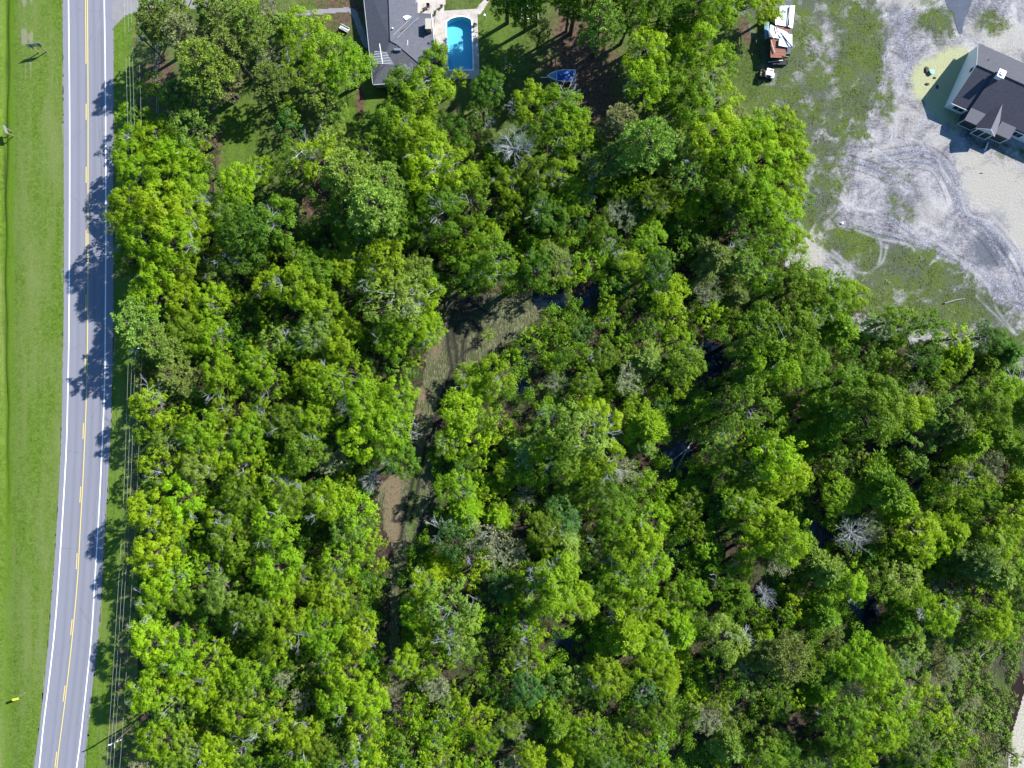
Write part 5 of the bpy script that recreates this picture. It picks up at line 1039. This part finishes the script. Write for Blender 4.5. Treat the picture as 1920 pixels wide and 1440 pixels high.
# ------------------------------------------------------------------ undergrowth below the trees (nobody could count it)
def undergrowth(name, n, region, avoid, rad, lv, seed, colr, z0=(0.0, .6), lsz=(.24, .44), label='', soft=None, thr=.30):
    r = np.random.default_rng(seed); parts = []; k = 0
    xs = [p[0] for p in region]; ys = [p[1] for p in region]
    px = r.uniform(min(xs), max(xs), n * 6); py = r.uniform(min(ys), max(ys), n * 6); ok = inside(px, py, region)
    for a in avoid: ok &= ~inside(px, py, a)
    ok &= vnoise(px, py, 55, seed) > thr
    px, py = px[ok][:n], py[ok][:n]; tones = vnoise(px, py, 90, seed + 1)
    for x, y, tn in zip(px, py, tones):
        R = r.uniform(*rad); gx_, gy_ = (x - 960) / 10, (720 - y) / 10; m = int(lv * (R / 1.0) ** 1.7)
        s = runit(m, r); s[:, 2] = np.abs(s[:, 2]); s *= R * r.uniform(.5, 1.05, (m, 1)); s += r.normal(size=(m, 3)) * .1
        c = s + np.array([gx_, gy_, r.uniform(*z0)]); nr = s / (np.linalg.norm(s, axis=1, keepdims=True) + 1e-6) * .7 + runit(m, r) * .55 + np.array([0, 0, .7]); nr /= np.linalg.norm(nr, axis=1, keepdims=True)
        v, f = leaf_quads(c, nr, r.uniform(lsz[0], lsz[1], m), r); parts.append((v, f, np.repeat(np.clip(tn * .9 - .2 + r.uniform(-.1, .1) + r.uniform(0, .45, m), 0, 1), 4)))
    V, F, T = cat(parts); o = link(name, np_mesh(name, V, F, M['leaf'], T)); o.color = (*colr, 1); return tag(o, label, kind='stuff')
YARDGAP = [(250, 220), (700, 220), (720, 300), (560, 330), (600, 400), (470, 420), (440, 340), (400, 360), (390, 250)]
LEFT = [(262, 230), (900, 230), (900, 300), (860, 500), (800, 640), (700, 900), (720, 1200), (720, 1500), (275, 1500), (278, 900), (272, 600)]
RIGHT = [(900, 260), (1500, 240), (1500, 480), (1640, 600), (1990, 690), (1990, 1500), (720, 1500), (720, 1200), (800, 900), (860, 600)]
WET = [[((x - sum(p[0] for p in q) / len(q)) * .5 + sum(p[0] for p in q) / len(q), (y - sum(p[1] for p in q) / len(q)) * .5 + sum(p[1] for p in q) / len(q)) for x, y in q] for q in KEEP[1:10]]; SCRUB = [(1690, 1180), (1800, 1165), (1990, 1150), (1990, 1500), (1760, 1500), (1700, 1380), (1680, 1280)]
undergrowth('undergrowth', 3000, LEFT, [TRAIL, YARDGAP] + WET, (.6, 1.5), 90, 31, (.09, .22, .012), (.5, 4.5), lsz=(.18, .36), label='shrub layer under the tall trees left of the mown trail', thr=.2)
undergrowth('undergrowth', 5600, RIGHT, [TRAIL, SCRUB] + WET, (.45, 1.3), 105, 32, (.15, .29, .010), (0, 3.2), lsz=(.17, .33), label='leafy shrub layer right of the mown trail', thr=.24)
undergrowth('scrub', 520, [(1690, 1170), (1925, 1140), (1910, 1250), (1890, 1400), (1860, 1500), (1740, 1440)], [], (.3, .8), 60, 33, (.14, .24, .03), label='low olive scrub beside the sandy track')
def grassy(name, n, region, col, L, seed, lab, avoid=[]):
    r = np.random.default_rng(seed); xs = [p[0] for p in region]; ys = [p[1] for p in region]; px = r.uniform(min(xs), max(xs), n * 3); py = r.uniform(min(ys), max(ys), n * 3); ok = inside(px, py, region)
    ok &= vnoise(px, py, 28, seed) + .5 * vnoise(px, py, 9, seed + 1) > .72
    for a in avoid: ok &= ~inside(px, py, a)
    px, py = px[ok][:n], py[ok][:n]; m = len(px); x = np.repeat((px - 960) / 10, 7) + r.normal(size=m * 7) * .12; y = np.repeat((720 - py) / 10, 7) + r.normal(size=m * 7) * .12; z = gz(x, y) + .04
    d = runit(m * 7, r); d[:, 2] = np.abs(d[:, 2]) * .35 + .08; d /= np.linalg.norm(d, axis=1, keepdims=True)
    V, F = blades(np.stack([x, y, z], 1), d, r.uniform(L * .6, L * 1.2, m * 7), r.uniform(.03, .06, m * 7), r)
    o = link(name, np_mesh(name, V, F, M['needle'], np.repeat(r.uniform(0, 1, m * 7), 4))); o.color = (*col, 1); return tag(o, lab, kind='stuff')
grassy('tall_grass', 6000, [(1690, 1180), (1925, 1150), (1905, 1260), (1885, 1420), (1750, 1480)], (.17, .19, .075), .6, 42, 'dry tall grass of the scrub clearing')
r9 = np.random.default_rng(77); wx = r9.uniform(47, 96, 90000); wy = r9.uniform(5, 72, 90000)
LOTP = smooth(PX([(1445, -20), (1440, 120), (1450, 220), (1480, 420), (1490, 500), (1560, 560), (1620, 620), (1700, 640), (1800, 650), (1880, 680), (1930, 700), (1930, -20)]), 2, True)
at = lot_attr(wx, wy); mk_ = at['mask'][1][:, 0]; pw = at['pathway'][1]; kk = inside(wx, wy, LOTP) & (mk_ + (vnoise(wx, wy, 1.6, 8) - .5) * 1.1 + (vnoise(wx, wy, .5, 9) - .5) * 1.0 + r9.uniform(-.5, .5, 90000) > 1.15) & (pw < .3); wx = wx[kk]; wy = wy[kk]; m = len(wx)
nn = runit(m, r9) * .45 + np.array([.15, .1, 1]); nn /= np.linalg.norm(nn, axis=1, keepdims=True)
V, F = leaf_quads(np.stack([wx, wy, gz(wx, wy) + r9.uniform(.06, .16, m)], 1), nn, r9.uniform(.10, .26, m), r9)
o = link('lot_weeds', np_mesh('lot_weeds', V, F, M['leaf'], np.repeat(np.clip(vnoise(wx, wy, 3, 5) * .7 + r9.uniform(0, .4, m), 0, 1), 4))); o.color = (.09, .125, .018, 1); tag(o, 'low green weeds on the sand lot', kind='stuff')
# fallen pale logs lying on the ground
for i, (a, b, lab) in enumerate((((1505, 1060), (1560, 1100), 'pale fallen log beside the leafless tree in the lower right wood'), ((1268, 880), (1300, 820), 'grey fallen log across the swamp pool'), ((1832, 1235), (1852, 1215), 'dark split log on the scrub clearing'), ((1770, 569), (1808, 560), 'thin pale pole lying on the green strip'), ((1866, 620), (1872, 630), 'short pale stick near the tyre tracks'), ((1262, 862), (1296, 836), 'thinner grey log beside the one across the swamp pool'))):
    qa, qb = P(*a), P(*b); tag(MB().tube([(qa[0], qa[1], .2), ((qa[0] + qb[0]) / 2, (qa[1] + qb[1]) / 2 + .15, .3), (qb[0], qb[1], .2)], [.14, .12, .07], 6).build('fallen_log', M['grey_bark']), lab, 'log')

# ------------------------------------------------------------------ say which tree is which
NUM = 'zero one two three four five six seven eight nine ten eleven twelve thirteen fourteen fifteen sixteen seventeen eighteen nineteen'.split()
TENS = ['', '', 'twenty', 'thirty', 'forty', 'fifty', 'sixty', 'seventy', 'eighty', 'ninety']
def num(n):
    n = int(round(n))
    if n >= 100: return 'a hundred' + ('' if n == 100 else ' and ' + num(n - 100))
    return NUM[n] if n < 20 else TENS[n // 10] + (' ' + NUM[n % 10] if n % 10 else '')
SHORT = {'dense broadleaf tree': 'broadleaf', 'loose-crowned tree': 'loose crown', 'bushy small tree': 'bushy tree', 'long-needled pine': 'pine', 'feathery tree': 'feathery tree', 'twiggy budding tree': 'twiggy tree', 'leafless tree': 'leafless tree'}
used = set()
import re
nw = lambda t: len(re.findall(r"[A-Za-z0-9'-]+", t))
for i, (e, px, py, size, tw, kw) in enumerate(TREES):
    desc = f"{size}{tw} {kw}" if 'bare' not in tw else f"{size}grey {kw}"; pl = place_words(px, py)
    nb = sorted((math.hypot(px - b[1], py - b[2]), j) for j, b in enumerate(TREES) if j != i)[:6]; cands = [f"{desc} {pl}"] if pl not in ('in the wood', 'in the yards', 'beside the road') else []
    for d, j in nb:
        b = TREES[j]
        if (b[4], b[5]) == (tw, kw): continue
        dx, dy = b[1] - px, b[2] - py; rel = ('left of' if dx > 0 else 'right of') if abs(dx) > abs(dy) else ('above' if dy > 0 else 'below')
        cands.append(f"{desc} just {rel} a {b[4].replace('bright ', '')} {SHORT[b[5]]} {pl}")
    hx = ('left', px / 10) if px < 960 else ('right', (1920 - px) / 10); hy = ('top', py / 10) if py < 720 else ('bottom', (1440 - py) / 10)
    for st in (5, 1): cands.append(f"{tw} {SHORT[kw]} {num(max(0, round(hx[1] / st) * st))} metres from the {hx[0]} edge, {num(max(0, round(hy[1] / st) * st))} from the {hy[0]}")
    pick = next((c for c in cands if c not in used and nw(c) <= 16), None) or next((c for c in cands[::-1] if nw(c) <= 16), cands[0])
    used.add(pick); e['label'] = pick
